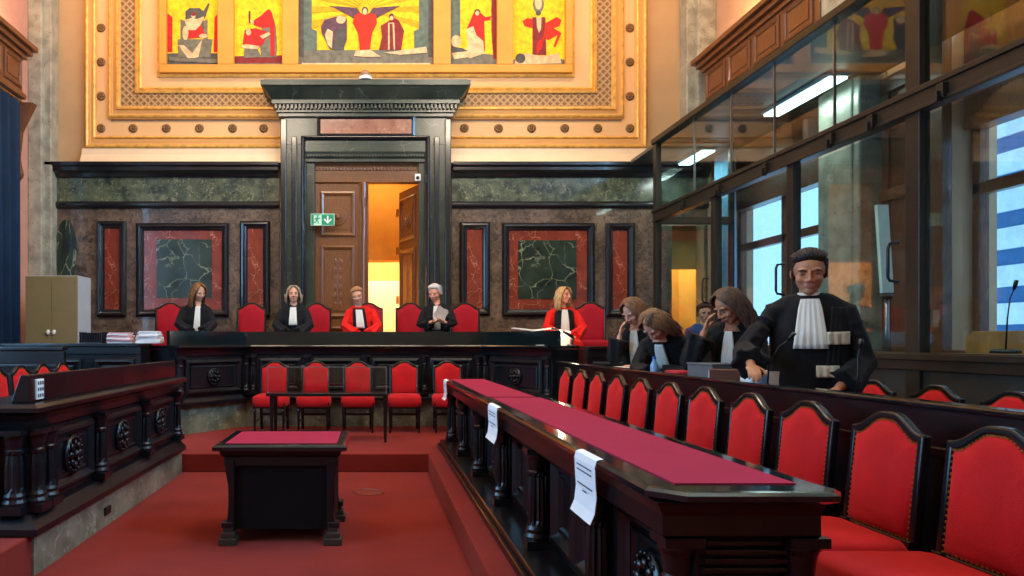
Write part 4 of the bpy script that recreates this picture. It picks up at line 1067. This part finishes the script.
m = MB(); m.prism([(.075, .065), (.1, .065), (.1, -.02), (.14, .02), (.155, .0), (.0875, -.07), (.02, .0), (.035, .02), (.075, -.02)], -.026, -.022); m.build('white_arrow', WHT, b)
m = MB(); m.box(-.19, -.15, -.023, -.019, -.09, .09); m.box(-.19, -.03, -.023, -.019, .075, .09)
m.limb([(-.085, -.024, .035), (-.1, -.024, -.015)], [.014, .012], 8); m.ell((-.08, -.024, .058), (.014, .004, .014), seg=10, rg=6)
for p in ([(-.1, -.024, -.015), (-.07, -.024, -.03), (-.075, -.024, -.07)], [(-.1, -.024, -.015), (-.12, -.024, -.045), (-.15, -.024, -.05)], [(-.087, -.024, .03), (-.055, -.024, .015), (-.04, -.024, .03)], [(-.087, -.024, .03), (-.12, -.024, .02), (-.13, -.024, -.005)]): m.limb(p, [.007]*3, 6)
m.build('running_figure', GREENS, b)
b = empty('dome_camera', (-.11, 11.93, 5.77), 0, 'small white dome camera on top of the portal cornice', 'camera')
MB().lathe([(.0, 0), (.11, 0), (.11, .04), (.09, .06), (.0, .06)], seg=20).build('mount', WHT, b)
MB().ell((0, 0, .1), (.08, .08, .07)).build('dome', simple('grey bronze dome', (150, 110, 80), .3), b, smooth=True)
b = empty('door_sensor', (.78, 12.3, 4.2), 0, 'little white sensor at the upper right corner of the doorway', 'sensor')
MB().box(-.05, .05, -.04, .05, -.02, .1).build('sensor_body', WHT, b, bevel=.01); MB().ell((0, -.04, .03), (.03, .03, .03)).build('lens', BLK, b, smooth=True)

DT = 1.12
def book(loc, rz, s, mat, label, pages=True, name='book'):
    r = empty(name, loc, rz, label, 'book' if name == 'book' else name)
    x, y, z = s
    m = MB(); m.box(-x, x, -y, y, 0, .006); m.box(-x, x, -y, y, z-.006, z); m.box(-x, -x+.008, -y, y, 0, z); m.build('cover', mat, r, bevel=.002)
    MB().box(-x+.008, x-.008, -y+.008, y-.008, .006, z-.006).build('pages', PAPER, r)
    return r
book((2.50, 5.0, DT), 1.2, (.10, .15, .13), BROWNL, 'thick brown book under the standing man\'s hand')
book((2.55, 4.72, DT), 1.45, (.11, .10, .135), simple('white board cover', (214, 214, 214), .6), 'white bound book on the desk just right of the brown book')
r = empty('document_box', (2.56, 5.42, DT), .1, 'dark grey document box on the desk before the long-haired woman', 'box'); MB().box(-.1, .1, -.17, .17, 0, .15).build('box_body', GREYB, r, bevel=.004); MB().box(-.105, .105, -.175, .175, .15, .165).build('lid', GREYB, r, bevel=.004)
r = empty('red_folder', (2.52, 5.85, DT), 0, 'red leather folder on the desk left of the grey box', 'folder'); MB().box(-.1, .1, -.13, .13, 0, .09).build('folder_body', REDP, r, bevel=.02)
for i, (x, y, l) in enumerate(((2.45, 6.25, 'blue-capped plastic water bottle on the desk beside the bending woman'), (2.46, 4.55, 'small clear water bottle behind the white book'))):
    r = empty('water_bottle', (x, y, DT), 0, l, 'bottle')
    MB().lathe([(.0, 0), (.032, 0), (.034, .02), (.031, .06), (.034, .09), (.033, .12), (.014, .16), (.013, .175), (.0, .175)], seg=16).build('bottle_body', simple('bluish plastic', (130, 170, 210), .15) if i == 0 else MATS['bluish plastic'], r, smooth=True)
    MB().lathe([(.0, .172), (.016, .172), (.016, .195), (.0, .196)], seg=14).build('cap', BLUEP, r)
gooseneck((2.47, 4.50, DT), 1.0, .36, 'black gooseneck microphone on the desk in front of the standing man', .12)
gooseneck((2.5, 3.72, DT), 1.2, .32, 'tall thin gooseneck microphone on the desk right of the standing man', .02)
gooseneck((2.5, 6.5, DT), 1.0, .26, 'small gooseneck microphone before the bending woman', .12)
r = empty('paper_ream', (2.5, 7.1, DT), .2, 'small stack of white sheets on the desk before the leaning women', 'paper'); MB().box(-.1, .1, -.15, .15, 0, .075).build('sheet', PAPER, r)
# lamp, screen and papers at the right end of the judges' bench
r = empty('lit_document_stand', (2.42, 9.75, 1.385), -.05, 'brightly lit white document stand in front of the red-robed blonde judge', 'stand')
MB().prism([(-.19, 0), (.26, 0), (.27, .2), (-.17, .2)], 0, .02).build('board', PAPER, r); MB().box(-.2, .2, -.12, .03, 0, .012).build('base', WHT, r)
r = empty('desk_lamp', (2.66, 9.62, 1.385), 0, 'black slanting desk lamp over the lit document stand', 'lamp')
MB().lathe([(.0, 0), (.06, 0), (.05, .02), (.0, .02)], seg=16).build('base', BLK, r)
MB().limb([(.0, 0, .02), (.03, 0, .1), (0, 0, .14)], [.018, .02, .02], 8).build('neck', BLK, r); MB().limb([(.02, 0, .12), (-.1, 0, .19), (-.26, 0, .235)], [.022, .016, .014], 10).build('lamp_arm', BLK, r, smooth=True)
MB().box(-.26, -.08, -.012, .012, .185, .19).build('tube', LAMPG, r).location = (0, 0, .0)
r = empty('open_file', (2.25, 10.1, 1.585), 0, 'open white file lying before the red-robed blonde judge', 'file')
m = MB(); m.rings([[(x, y, z+abs(x)*.12) for x, y in ((-.28, -.12), (0, -.12), (.28, -.12), (.28, .1), (0, .1), (-.28, .1))] for z in (0, .02)]); m.build('pages', PAPER, r)

# ------------------------------------------------------------------ people
def V(*a): return Vector(a)
def hand(m, w, d, n, side, curl=.5, s=1.0):
    # w wrist point, d finger direction, n palm normal (fingers curl towards it), side = +1/-1 thumb side along d x n
    d = Vector(d).normalized(); n = Vector(n); n = (n-d*n.dot(d)).normalized(); e = d.cross(n)*side
    w = Vector(w)
    R = Matrix((e, d, n)).transposed()
    m.ell(w+d*.048*s, (.040*s, .056*s, .015*s), R)
    m.limb([w-d*.05*s, w, w+d*.03*s], [(.026*s, .022*s), (.026*s, .02*s), (.034*s, .017*s)], 12, up=e)
    for k, (o, L) in enumerate(((.030, .070), (.011, .080), (-.009, .074), (-.028, .058))):
        b = w+d*(.088 if k in (1, 2) else .082)*s+e*o*s
        dd = d.copy(); p = b
        c = curl*(1+.12*k)
        for j, f in enumerate((.45, .32, .23)):
            dd = (dd*math.cos(c*.75)+n*math.sin(c*.75)).normalized() if True else dd
            q = p+dd*L*f*s
            m.cap(p, q, (.0095-.001*j)*s, (.0088-.001*j)*s, 8)
            p = q
            # continue bending in the d-n plane
            d2 = dd; nn = (n-d2*n.dot(d2)).normalized() if abs(n.dot(d2)) < .98 else (-d); 
            dd = (d2*math.cos(c*.6)+nn*math.sin(c*.6)).normalized() if abs(n.dot(d2)) < .98 else (d2*math.cos(c*.6)-d*math.sin(c*.6)).normalized()
    b = w+d*.03*s+e*.03*s
    t1 = (d*.65+e*.7+n*.25).normalized(); q = b+t1*.042*s
    m.cap(b, q, .0125*s, .0105*s, 8)
    t2 = (d*.85+e*.25+n*.4).normalized(); m.cap(q, q+t2*.034*s, .0105*s, .0085*s, 8)

def head_prims(m, H):
    def E(c, r, rot=None): 
        m.ell(H @ Vector(c), r, H.to_3x3(), 18, 12)
    E((0, .012, .03), (.073, .090, .086)); E((0, -.018, -.028), (.059, .066, .082)); E((0, -.045, -.088), (.031, .033, .023))
    E((0, -.02, -.07), (.05, .055, .03))
    for s in (-1, 1):
        E((s*.034, -.058, -.024), (.026, .024, .026)); E((s*.031, -.072, .027), (.024, .010, .009)); E((s*.074, .014, -.006), (.009, .018, .03)); E((s*.014, -.092, -.030), (.009, .012, .008))
        E((s*.031, -.066, .004), (.017, .011, .011))
    m.limb([H @ V(0, -.08, .02), H @ V(0, -.098, -.008), H @ V(0, -.108, -.030)], [.009, .010, .013], 10)
    E((0, -.082, -.060), (.024, .011, .011))

def face_parts(H, body, brow, lidded=True, scale=1.0):
    R = H.to_3x3()
    for s in (-1, 1):
        if not lidded:
          q = MB(); q.ell(H @ V(s*.031, -.0795, .003), (.0125, .006, .0052 if not lidded else .0022), R, 10, 7); q.build('eye', EYEW, body, smooth=True)
        q = MB(); q.ell(H @ V(s*.031, -.084, .002), (.0055, .0025, .005 if not lidded else .0018), R, 8, 6)
        q.build('iris', IRIS, body, smooth=True)
        q = MB(); q.limb([H @ V(s*.014, -.0885, .022), H @ V(s*.03, -.0895, .030), H @ V(s*.048, -.080, .024)], [(.004, .004), (.005, .005), (.003, .003)], 8); q.build('eyebrow', brow, body, smooth=True)
        q = MB(); q.limb([H @ V(s*.020, -.0845, .0065), H @ V(s*.031, -.0868, .0092), H @ V(s*.043, -.081, .006)], [.0018, .0024, .0016], 6); q.build('eyelid', brow, body, smooth=True)
    q = MB(); q.ell(H @ V(0, -.0925, -.056), (.021, .005, .0045), R, 12, 6); q.ell(H @ V(0, -.092, -.064), (.017, .005, .005), R, 12, 6); q.build('lips', LIP, body, smooth=True)

def hair(H, body, style, mat):
    m = MB()
    rnd = random.Random(len(body.name)*7+int(abs(H.translation.x*1000)))
    def E(c, r): m.ell(H @ Vector(c), r, H.to_3x3(), 18, 12)
    def strand(pts, r0):
        P = [H @ V(*p) for p in pts]; n = len(P)
        m.limb(P, [r0*(.55+.45*math.sin(PI*min(1, (k+.6)/n)))*(1 if k < n-1 else .35) for k in range(n)], 6)
    if style == 'short':
        E((0, .028, .044), (.078, .086, .076)); E((0, .06, .0), (.066, .048, .06))
        for k in range(30):
            x = -.066+.132*k/29+rnd.uniform(-.002, .002); b = abs(x)/.066; w = rnd.uniform(-.006, .006); hgt = rnd.uniform(0, .008)
            strand([(x*.95, -.058+.03*b*b, .082-.02*b), (x+w, -.062+.03*b*b, .108-.028*b*b+hgt), (x*1.08-w, -.02, .130-.04*b*b+hgt), (x*1.12+w, .03, .131-.04*b*b), (x*1.1-w, .085, .095-.02*b), (x*1.0, .108, .04), (x*.9, .1, -.03+rnd.uniform(-.01, .01))], .0075)
        for s in (-1, 1):
            for k in range(9):
                z = .075-.011*k
                strand([(s*(.062+.008*(k/8)), -.040+.005*k, z), (s*.0745, -.005, z-.002), (s*.079, .035, z-.012), (s*.071, .08, z-.03), (s*.05, .1, z-.045)], .0068)
    else:
        bw = {'bob': 1.16, 'mid': 1.05, 'long': 1.06}[style]; L = {'bob': .11, 'long': .29, 'mid': .18}[style]
        E((0, .026, .046), (.080, .092, .078)); E((0, .06, -.02), (.072, .045, .08))
        for s in (-1, 1):
            for k in range(11):
                f = k/10; ln = L*.9+rnd.uniform(-.03, .01)
                strand([(s*.006, -.045+.055*f, .124+.004*f), (s*(.038+.004*f), -.066+.05*f, .108+.012*f), (s*(.068+.008*f), -.062+.052*f, .066+.02*f), (s*(.082+.008*f), -.046+.045*f, .02), (s*(.090+.006*f), -.035+.045*f, -.04), (s*(.088+.01*f)*bw, -.03+.045*f+rnd.uniform(-.006, .006), -.02-ln*.6), (s*(.078+.006*f)*bw, -.024+.045*f, -.01-ln)], .0105)
        N = 64
        for k in range(N):
            a = math.radians(62+236*(k+.5)/N) + rnd.uniform(-.03, .03)
            sx, sy = math.sin(a), -math.cos(a)
            ln = L*(1 if style != 'bob' else .9)+rnd.uniform(-.03, .02); w = rnd.uniform(0, 6.28); am = .006 if style == 'bob' else .011
            fr = max(0, -sy)
            pts = [(sx*.012, -.03*fr, .127), (sx*.05, sy*.045+.01-.03*fr, .120), (sx*.079, sy*.082+.02-.012*fr, .075), (sx*.091, sy*.095+.022, .01)]
            n2 = 5
            for q in range(1, n2+1):
                z = .01-(ln)*q/n2; t = q/n2
                pts.append((sx*bw*(.095-.012*t*t)+am*math.sin(w+q*1.7), sy*(.092-.02*t)+.022+am*math.cos(w+q*1.7), z-.03*t))
            strand(pts, .0105)
    return m.build('hair', mat, body, smooth=True)

def person(label, loc, rz, spine, arms, head, hairs, skinm, robe=BLACKC, seated=False, jab=None, group=None, robe_w=1.0, stole=None, sleeves=None, lid=True, face=True, hs=1.13):
    """spine: list of (point, (rx, ry)) from neck down to hem; head: (centre, euler)."""
    r = empty('person', loc, rz, label, 'person', group)
    H = Matrix.Translation(Vector(head[0])-V(0, 0, .02 if not seated else -.005)) @ Euler(head[1]).to_matrix().to_4x4() @ Matrix.Diagonal((hs*1.07, hs, hs*.965, 1))
    m = MB(); head_prims(m, H)
    nk = Vector(spine[0][0])
    m.limb([H @ V(0, .012, -.03), H @ V(0, .02, -.085), nk+V(0, 0, -.0), nk+V(0, .0, -.06)], [.05, .052, .056, .075], 14)
    core = [Vector(p) for p, q in spine]; cr = [(max(.05, q[0]*.72), max(.05, q[1]*.72)) for p, q in spine]
    m.limb(core[:5], cr[:5], 16, up=(1, 0, 0))
    hip = core[4]
    if seated:
        for s in (-1, 1):
            m.limb([hip+V(s*.09, 0, 0), hip+V(s*.12, -.42, .02), hip+V(s*.12, -.44, -.42)], [.075, .06, .04], 12); m.limb([hip+V(s*.12, -.42, -.44), hip+V(s*.12, -.56, -.46)], [(.04, .03)]*2, 10)
    else:
        for s in (-1, 1):
            m.limb([hip+V(s*.08, 0, 0), V(hip.x+s*.09, hip.y*.5, .5), V(hip.x*.5+s*.09, 0, .08)], [.08, .055, .035], 12); m.limb([V(hip.x*.5+s*.09, .05, .04), V(hip.x*.5+s*.09, -.14, .035)], [(.038, .03)]*2, 10)
    for a in arms:
        sh, el, wr, hd, n, sd, cu = a[:7]
        m.limb([sh, el, wr], [.045, .038, .026], 12); hand(m, wr, hd, n, sd, cu)
    body = m.build('body', skinm, r, remesh=.0058, sm=1)
    if face: face_parts(H, body, BROWD if hairs[1] in (H_DK, H_DB, H_BR, H_OM) else BROWL, lid)
    hair(H, body, hairs[0], hairs[1])
    g = MB()
    g.limb(core, [q for p, q in spine], 48, rip=.05, nr=11, ph=.7, up=(1, 0, 0))
    chest = core[1]
    for a in arms:
        sh, el, wr = Vector(a[0]), Vector(a[1]), Vector(a[2]); f = a[7] if len(a) > 7 else 1.0
        g.ell(sh+V(0, 0, -.02), (.068, .07, .062)); g.limb([nk+V(0, .01, -.03), nk.lerp(sh, .5)+V(0, .01, .0), sh+V(0, 0, .0)], [.06, .068, .06], 14); mid = (el+wr)/2; end = el+(wr-el)*.86
        g.limb([sh+(chest-sh)*.35, sh, (sh+el)/2, el, mid, end], [.075, .068, .066*f, .072*f, .084*f, .10*f], 24, rip=.2, nr=6, ph=sh.x*9)
        for k in range(3):
            t = .25+.22*k; c = sh+(el-sh)*t
            g.ell(c, (.073*f, .07*f, .02*f), (el-sh).to_track_quat('Z', 'Y').to_matrix(), 14, 8)
    if seated:
        g.limb([hip+V(0, .0, 0), hip+V(0, -.25, .03), hip+V(0, -.46, .0), hip+V(0, -.5, -.4)], [(.2, .12), (.21, .1), (.2, .09), (.2, .07)], 20, rip=.08, nr=9, up=(1, 0, 0))
    rb = g.build('gown', robe, r, remesh=.011, sm=2, disp=(.012, .09))
    # front pieces laid on the chest
    def front(t, x, off):
        n = len(core)-1; k = min(int(t), n-1); f = t-k
        p = core[k].lerp(core[k+1], f); q = [spine[k][1][i]*(1-f)+spine[k+1][1][i]*f for i in (0, 1)]
        d = (core[k+1]-core[k]).normalized(); fw = V(0, -1, 0); fw = (fw-d*fw.dot(d)).normalized()
        xx = max(-.95, min(.95, x/q[0]))
        return p+V(x, 0, 0)+fw*(q[1]*math.sqrt(1-xx*xx)+off)
    def strip(name, mat, t0, t1, w0, w1, off, pleat=.006, npl=5, parent=rb, th=.01, x0=0, x1=None, rows=12):
        m = MB(); cols = 18; x1 = x0 if x1 is None else x1
        A, B = [], []
        for i in range(rows+1):
            f = i/rows; t = t0+(t1-t0)*f; w = w0+(w1-w0)*f; xc = x0+(x1-x0)*f
            ra, rb_ = [], []
            for j in range(cols+1):
                x = xc+(j/cols-.5)*w; o = off+pleat*math.sin(j/cols*npl*2*PI)*(.3+.7*f)
                ra.append(m.v(front(t, x, o+th))); rb_.append(m.v(front(t, x, o-th)))
            A.append(ra); B.append(rb_)
        for i in range(rows):
            for j in range(cols):
                m.f([A[i][j], A[i][j+1], A[i+1][j+1], A[i+1][j]]); m.f([B[i][j], B[i+1][j], B[i+1][j+1], B[i][j+1]])
        for i in range(rows):
            m.f([A[i][0], A[i+1][0], B[i+1][0], B[i][0]]); m.f([A[i][-1], B[i][-1], B[i+1][-1], A[i+1][-1]])
        for j in range(cols):
            m.f([A[0][j], B[0][j], B[0][j+1], A[0][j+1]]); m.f([A[-1][j], A[-1][j+1], B[-1][j+1], B[-1][j]])
        return m.build(name, mat, parent, smooth=True)
    if stole: strip('black_front', BLACKC, *stole, .012, .004, 4)
    if jab: strip('jabot', WHITEC, *jab[:4], jab[4] if len(jab) > 4 else .022)
    q = MB(); ch = .035 if hs > 1.14 else .0
    q.limb([nk+V(0, .01, -.055), nk+V(0, .005, -.035+ch*1.6)], [(.088, .078), (.07 if not ch else .062, .066 if not ch else .06)], 18, up=(1, 0, 0)); q.build('collar', WHITEC if ch else robe, rb, smooth=True)
    return r, rb, strip, front

# spine presets: neck, shoulders, chest, waist, hip, (knee, hem)
def std(h=1.75, lean=0.0, side=0.0, k=1.0):
    s = h/1.75
    y = lambda z: -lean*max(0, (z-.9))/.55
    x = lambda z: side*max(0, (z-.9))/.55
    P = [(1.50, .065, .06), (1.42, .175, .085), (1.27, .20, .125), (1.10, .20, .13), (.93, .215, .14), (.5, .25, .17), (.08, .29, .2)]
    return [(V(x(z)*s, y(z)*s, z*s-abs(lean)*max(0, z-.9)*.35), (a*s*k, b*s*k)) for z, a, b in P]
def sit(lean=0.0, side=0.0, k=1.0):
    P = [(1.09, .065, .06), (1.01, .175, .085), (.87, .195, .12), (.70, .195, .125), (.54, .2, .13)]
    return [(V(side*(z-.54)/.55, -lean*(z-.54)/.55, z), (a*k, b*k)) for z, a, b in P]

# standing lawyer (faces slightly left of the camera)
sp = std(1.80, .02, 0, 1.08)
r, rb, strip, front = person('man standing in a black gown with white jabot, looking down, hand on a book', (2.80, 4.62, .2), math.radians(-27), sp,
    [(V(-.205, -.02, 1.43), V(-.36, -.16, 1.19), V(-.33, -.40, 1.10), V(.15, -.9, -.35), V(0, -.1, -1), 1, .35, 1.0),
     (V(.205, -.02, 1.43), V(.29, -.02, 1.12), V(.14, -.20, .96), V(-.6, -.7, -.3), V(0, -.2, -1), -1, .5, 1.05)],
    (V(0, -.05, 1.705), (math.radians(14), 0, math.radians(-2))), ('short', H_DK), SK2, jab=(.25, 2.55, .10, .19), hs=1.2)
for t0, t1, xa, n in ((1.95, 2.40, .15, 'fur_trim'), (3.15, 3.55, .09, 'fur_trim')):
    strip(n, FUR, t0, t1, .125, .125, .03, pleat=.008, npl=3, x0=xa, x1=xa, th=.022, rows=6)
strip('epitoge', BLACKC, .9, 3.2, .11, .11, .016, pleat=.006, npl=4, x0=.17, x1=.14)
# long-haired woman resting her head on her hand
sp = std(1.66, .20, .04)
nk = sp[0][0]
person('woman in black gown with long dark wavy hair, eyes down, hand against her face', (2.92, 5.72, .2), math.radians(-50), sp,
    [(V(-.17, -.14, 1.30), V(-.21, -.40, 1.08), V(-.10, -.38, 1.32), V(.25, .1, 1), V(1, .3, 0), 1, .25),
     (V(.19, -.12, 1.30), V(.25, -.25, 1.03), V(.06, -.44, .97), V(-.8, -.5, 0), V(0, 0, -1), -1, .4)],
    (V(nk.x, nk.y-.07, nk.z+.155), (math.radians(34), 0, math.radians(-30))), ('long', H_DB), SK2, jab=(.35, 2.9, .05, .12))
# woman bending over the desk
sp = std(1.62, .42, .02)
nk = sp[0][0]
person('woman in black gown bending far over the desk, brown hair clipped back', (2.84, 6.62, .2), math.radians(-48), sp,
    [(V(-.18, -.30, 1.21), V(-.2, -.42, 1.0), V(-.02, -.56, .93), V(.9, -.4, -.1), V(0, 0, -1), 1, .35),
     (V(.19, -.28, 1.21), V(.26, -.38, .98), V(.08, -.56, .93), V(-.9, -.3, -.1), V(0, 0, -1), -1, .35)],
    (V(nk.x, nk.y-.12, nk.z+.11), (math.radians(62), 0, math.radians(-16))), ('mid', H_BR), SK1, jab=(.4, 2.9, .07, .13))
sp = std(1.70, .20, .0)
nk = sp[0][0]
person('woman in black gown with light brown hair, face bowed into her raised hand', (2.82, 7.45, .2), math.radians(-42), sp,
    [(V(-.17, -.14, 1.33), V(-.16, -.38, 1.08), V(-.10, -.38, 1.30), V(.15, .1, 1), V(1, .3, 0), 1, .25),
     (V(.19, -.12, 1.33), V(.25, -.22, 1.04), V(.06, -.42, 1.0), V(-.8, -.5, 0), V(0, 0, -1), -1, .4)],
    (V(nk.x, nk.y-.08, nk.z+.15), (math.radians(38), 0, math.radians(-24))), ('mid', H_BR), SK1, jab=(.4, 3.0, .06, .12))
# guard behind the glass
sp = std(1.74, .03, 0, .95)
person('guard in blue uniform shirt behind the glass at the far end', (4.72, 10.25, .2), math.radians(-10), sp[:5]+[(V(0, 0, .5), (.17, .12)), (V(0, 0, .08), (.17, .12))],
    [(V(-.19, 0, 1.38), V(-.24, -.05, 1.12), V(-.05, -.28, 1.2), V(.6, -.3, .6), V(0, .3, 1), 1, .8, .75), (V(.19, 0, 1.38), V(.26, -.03, 1.12), V(.12, -.28, 1.15), V(-.4, -.6, .4), V(0, 0, 1), -1, .8, .75)],
    (V(0, -.05, 1.66), (math.radians(8), 0, 0)), ('short', H_DK), SK3, robe=BLUESH)

# the five judges
def arms_sit(s=1.0, fw=.36, z=.62, w=.08, side=0.0):
    return [(V(-.19+side, -.02, .99), V(-.26, -.14, .78), V(-w, -fw, z), V(.6, -.7, 0), V(0, 0, -1), 1, .4), (V(.19+side, -.02, .99), V(.26, -.14, .78), V(w, -fw, z), V(-.6, -.7, 0), V(0, 0, -1), -1, .4)]
def jx(px, y): return (px-372)*y/720
person('judge in black gown with long chestnut to blonde hair, looking down to the right', (jx(196, 11.42), 11.42, 0.94), math.radians(14), sit(.10, .03), arms_sit(),
    (V(.04, -.17, 1.27), (math.radians(24), math.radians(-6), math.radians(32))), ('long', H_OM), SK1, seated=True, jab=(.3, 3.2, .07, .11), group='judges seated behind the bench')
person('smiling judge with ash blonde bob and black gown, facing the camera', (jx(294, 11.4), 11.4, 0.92), 0, sit(.03, 0), arms_sit(),
    (V(0, -.06, 1.26), (math.radians(2), 0, math.radians(6))), ('bob', H_GB), SK1, seated=True, jab=(.3, 2.5, .09, .13), lid=False, group='judges seated behind the bench')
person('leaning judge with light ginger hair, scarlet gown and black front', (jx(361, 11.4), 11.4, 0.90), math.radians(5), sit(.06, -.05), arms_sit(),
    (V(-.065, -.12, 1.25), (math.radians(14), math.radians(-10), math.radians(-8))), ('short', H_RD), SK1, robe=REDC, seated=True, jab=(.5, 2.6, .10, .13, .04), stole=(.25, 3.9, .18, .26), group='judges seated behind the bench')
r, rb, st, ft = person('white-haired judge in black gown looking down at papers in his hand', (jx(437, 11.4), 11.4, 0.94), math.radians(-8), sit(.05, -.0),
    [(V(-.19, -.02, .99), V(-.25, -.12, .78), V(-.06, -.34, .80), V(.8, -.5, .1), V(0, 0, 1), 1, .6), (V(.19, -.02, .99), V(.26, -.14, .80), V(.12, -.32, .80), V(-.8, -.3, .15), V(0, .2, 1), -1, .9)],
    (V(-.03, -.09, 1.26), (math.radians(22), 0, math.radians(-20))), ('short', H_WH), SK3, seated=True, jab=(.3, 3.0, .09, .13), group='judges seated behind the bench')
q = empty('sheaf_of_papers', (jx(441, 11.0), 11.0, 1.86), .3, 'grey papers held up by the white-haired judge', 'papers')
for k in range(5):
    MB(Matrix.Rotation(.35+.09*k, 4, 'Y') @ T(0, .004*k, 0)).rings([[(x, y+.02*math.cos(x*14)*(z+.1)*4, z) for x, y in ((-.09, -.001), (-.03, -.001), (.03, -.001), (.09, -.001), (.09, .001), (.03, .001), (-.03, .001), (-.09, .001))] for z in (-.08, 0, .1)]).build('sheet', simple('grey newsprint', (176, 158, 150), .8) if k == 0 else MATS['grey newsprint'], q)
person('judge with long blonde hair in scarlet gown and black front, looking right', (jx(563, 10.9), 10.9, .86), math.radians(-4), sit(.03, 0), arms_sit(),
    (V(.0, -.06, 1.26), (math.radians(-4), math.radians(4), math.radians(38))), ('mid', H_BL), SK3, robe=REDC, seated=True, jab=(.3, 3.3, .08, .14, .04), stole=(.25, 3.9, .26, .34), lid=False, group='judges seated behind the bench')

# ------------------------------------------------------------------ lights
def area(name, loc, rot, size, sy, col, e, spread=None):
    d = bpy.data.lights.new(name, 'AREA'); d.shape = 'RECTANGLE'; d.size = size; d.size_y = sy; d.color = col; d.energy = e
    if spread: d.spread = spread
    o = bpy.data.objects.new(name, d); o.location = loc; o.rotation_euler = rot; COL.objects.link(o); return o
DAY = (.30, .62, 1.0); WARM = (1.0, .66, .34)
for i, (y0, y1) in enumerate(BAYS):
    if i > 0: area('daylight_left', (XL-.5, (y0+y1)/2, 3.3), (0, -PI/2, 0), 3.9, y1-y0, DAY, 420)
    if i > 0: area('daylight_right', (XR+.6, sum(BAYSR[i])/2, 6.2), (0, PI/2, 0), 3.0, 2.6, DAY, 900)  # strong blue fill added outside the heightened right windows
    y0, y1 = BAYSR[i]; p = area('sky_portal', (XR+.46, (y0+y1)/2, (WM+WZ0)/2), (0, PI/2, 0), WM-WZ0, y1-y0-.02, (1, 1, 1), 1); p.data.cycles.is_portal = True
for X, sg in ((XL+.3, 1), (XR-.3, -1)):
    for y0, y1 in BAYS:
        area('pelmet_uplight', (X, (y0+y1)/2, 6.18), (PI, 0, 0), .2, y1-y0, WARM, 45)
for x in (-3.3, -.1, 3.1):
    a = area('wall_washer', (x, 10.3, 8.35), (0, 0, 0), 2.6, .25, (1, .80, .56), 64)
    a.rotation_euler = (V(x, 12.5, 5.6)-V(x, 10.3, 8.35)).to_track_quat('-Z', 'Y').to_euler()
for x, y in ((-1.2, 3.0), (1.6, 5.8)):
    area('ceiling_lamp', (x, y, 8.3), (0, 0, 0), 1.2, 1.2, (1, .84, .66), 150)
for x in (-2, 1.8): area('chandelier', (x, 7.2, 6.6), (math.radians(48), 0, 0), .9, .9, (1, .82, .62), 110)
area('corridor_lamp', (.1, 15.8, 4.6), (0, 0, 0), 1.5, 1.2, (1, .86, .6), 260)
area('corridor_front_lamp', (.1, 13.6, 4.9), (0, 0, 0), 1.2, .6, (1, .62, .25), 30)
area('alcove_lamp', (5.15, 13.6, 3.5), (0, 0, 0), .7, .5, (1, .75, .4), 50)  # warms the added alcove to imitate the reflected doorway
for y in (8.7, 11.5): area('cage_tube', (5.2, y, CT-.09), (0, 0, 0), .18, .8, (.85, 1, .92), 12)
d = bpy.data.lights.new('reading_light', 'POINT'); d.energy = 14; d.color = (1, .8, .5); d.shadow_soft_size = .03
o = bpy.data.objects.new('reading_light', d); o.location = (2.52, 9.60, 1.60); COL.objects.link(o)

scene.cycles.transparent_max_bounces = 24
W = bpy.data.worlds.new('sky'); scene.world = W; W.use_nodes = True
bg = W.node_tree.nodes['Background']; bg.inputs['Color'].default_value = (.40, .67, 1.0, 1); bg.inputs['Strength'].default_value = 2.4

cam = bpy.data.cameras.new('camera'); cam.lens = 720/1024*36; cam.sensor_width = 36; cam.shift_x = (512-372)/1024; cam.shift_y = (341-288)/1024; cam.clip_start = .05
co = bpy.data.objects.new('camera', cam); co.location = (0, 0, 1.45); co.rotation_euler = (PI/2, 0, 0); COL.objects.link(co)
scene.camera = co
vs = scene.view_settings
vs.view_transform = 'Standard'; vs.look = 'None'; vs.gamma = 1; vs.use_curve_mapping = False; vs.exposure = 0.0
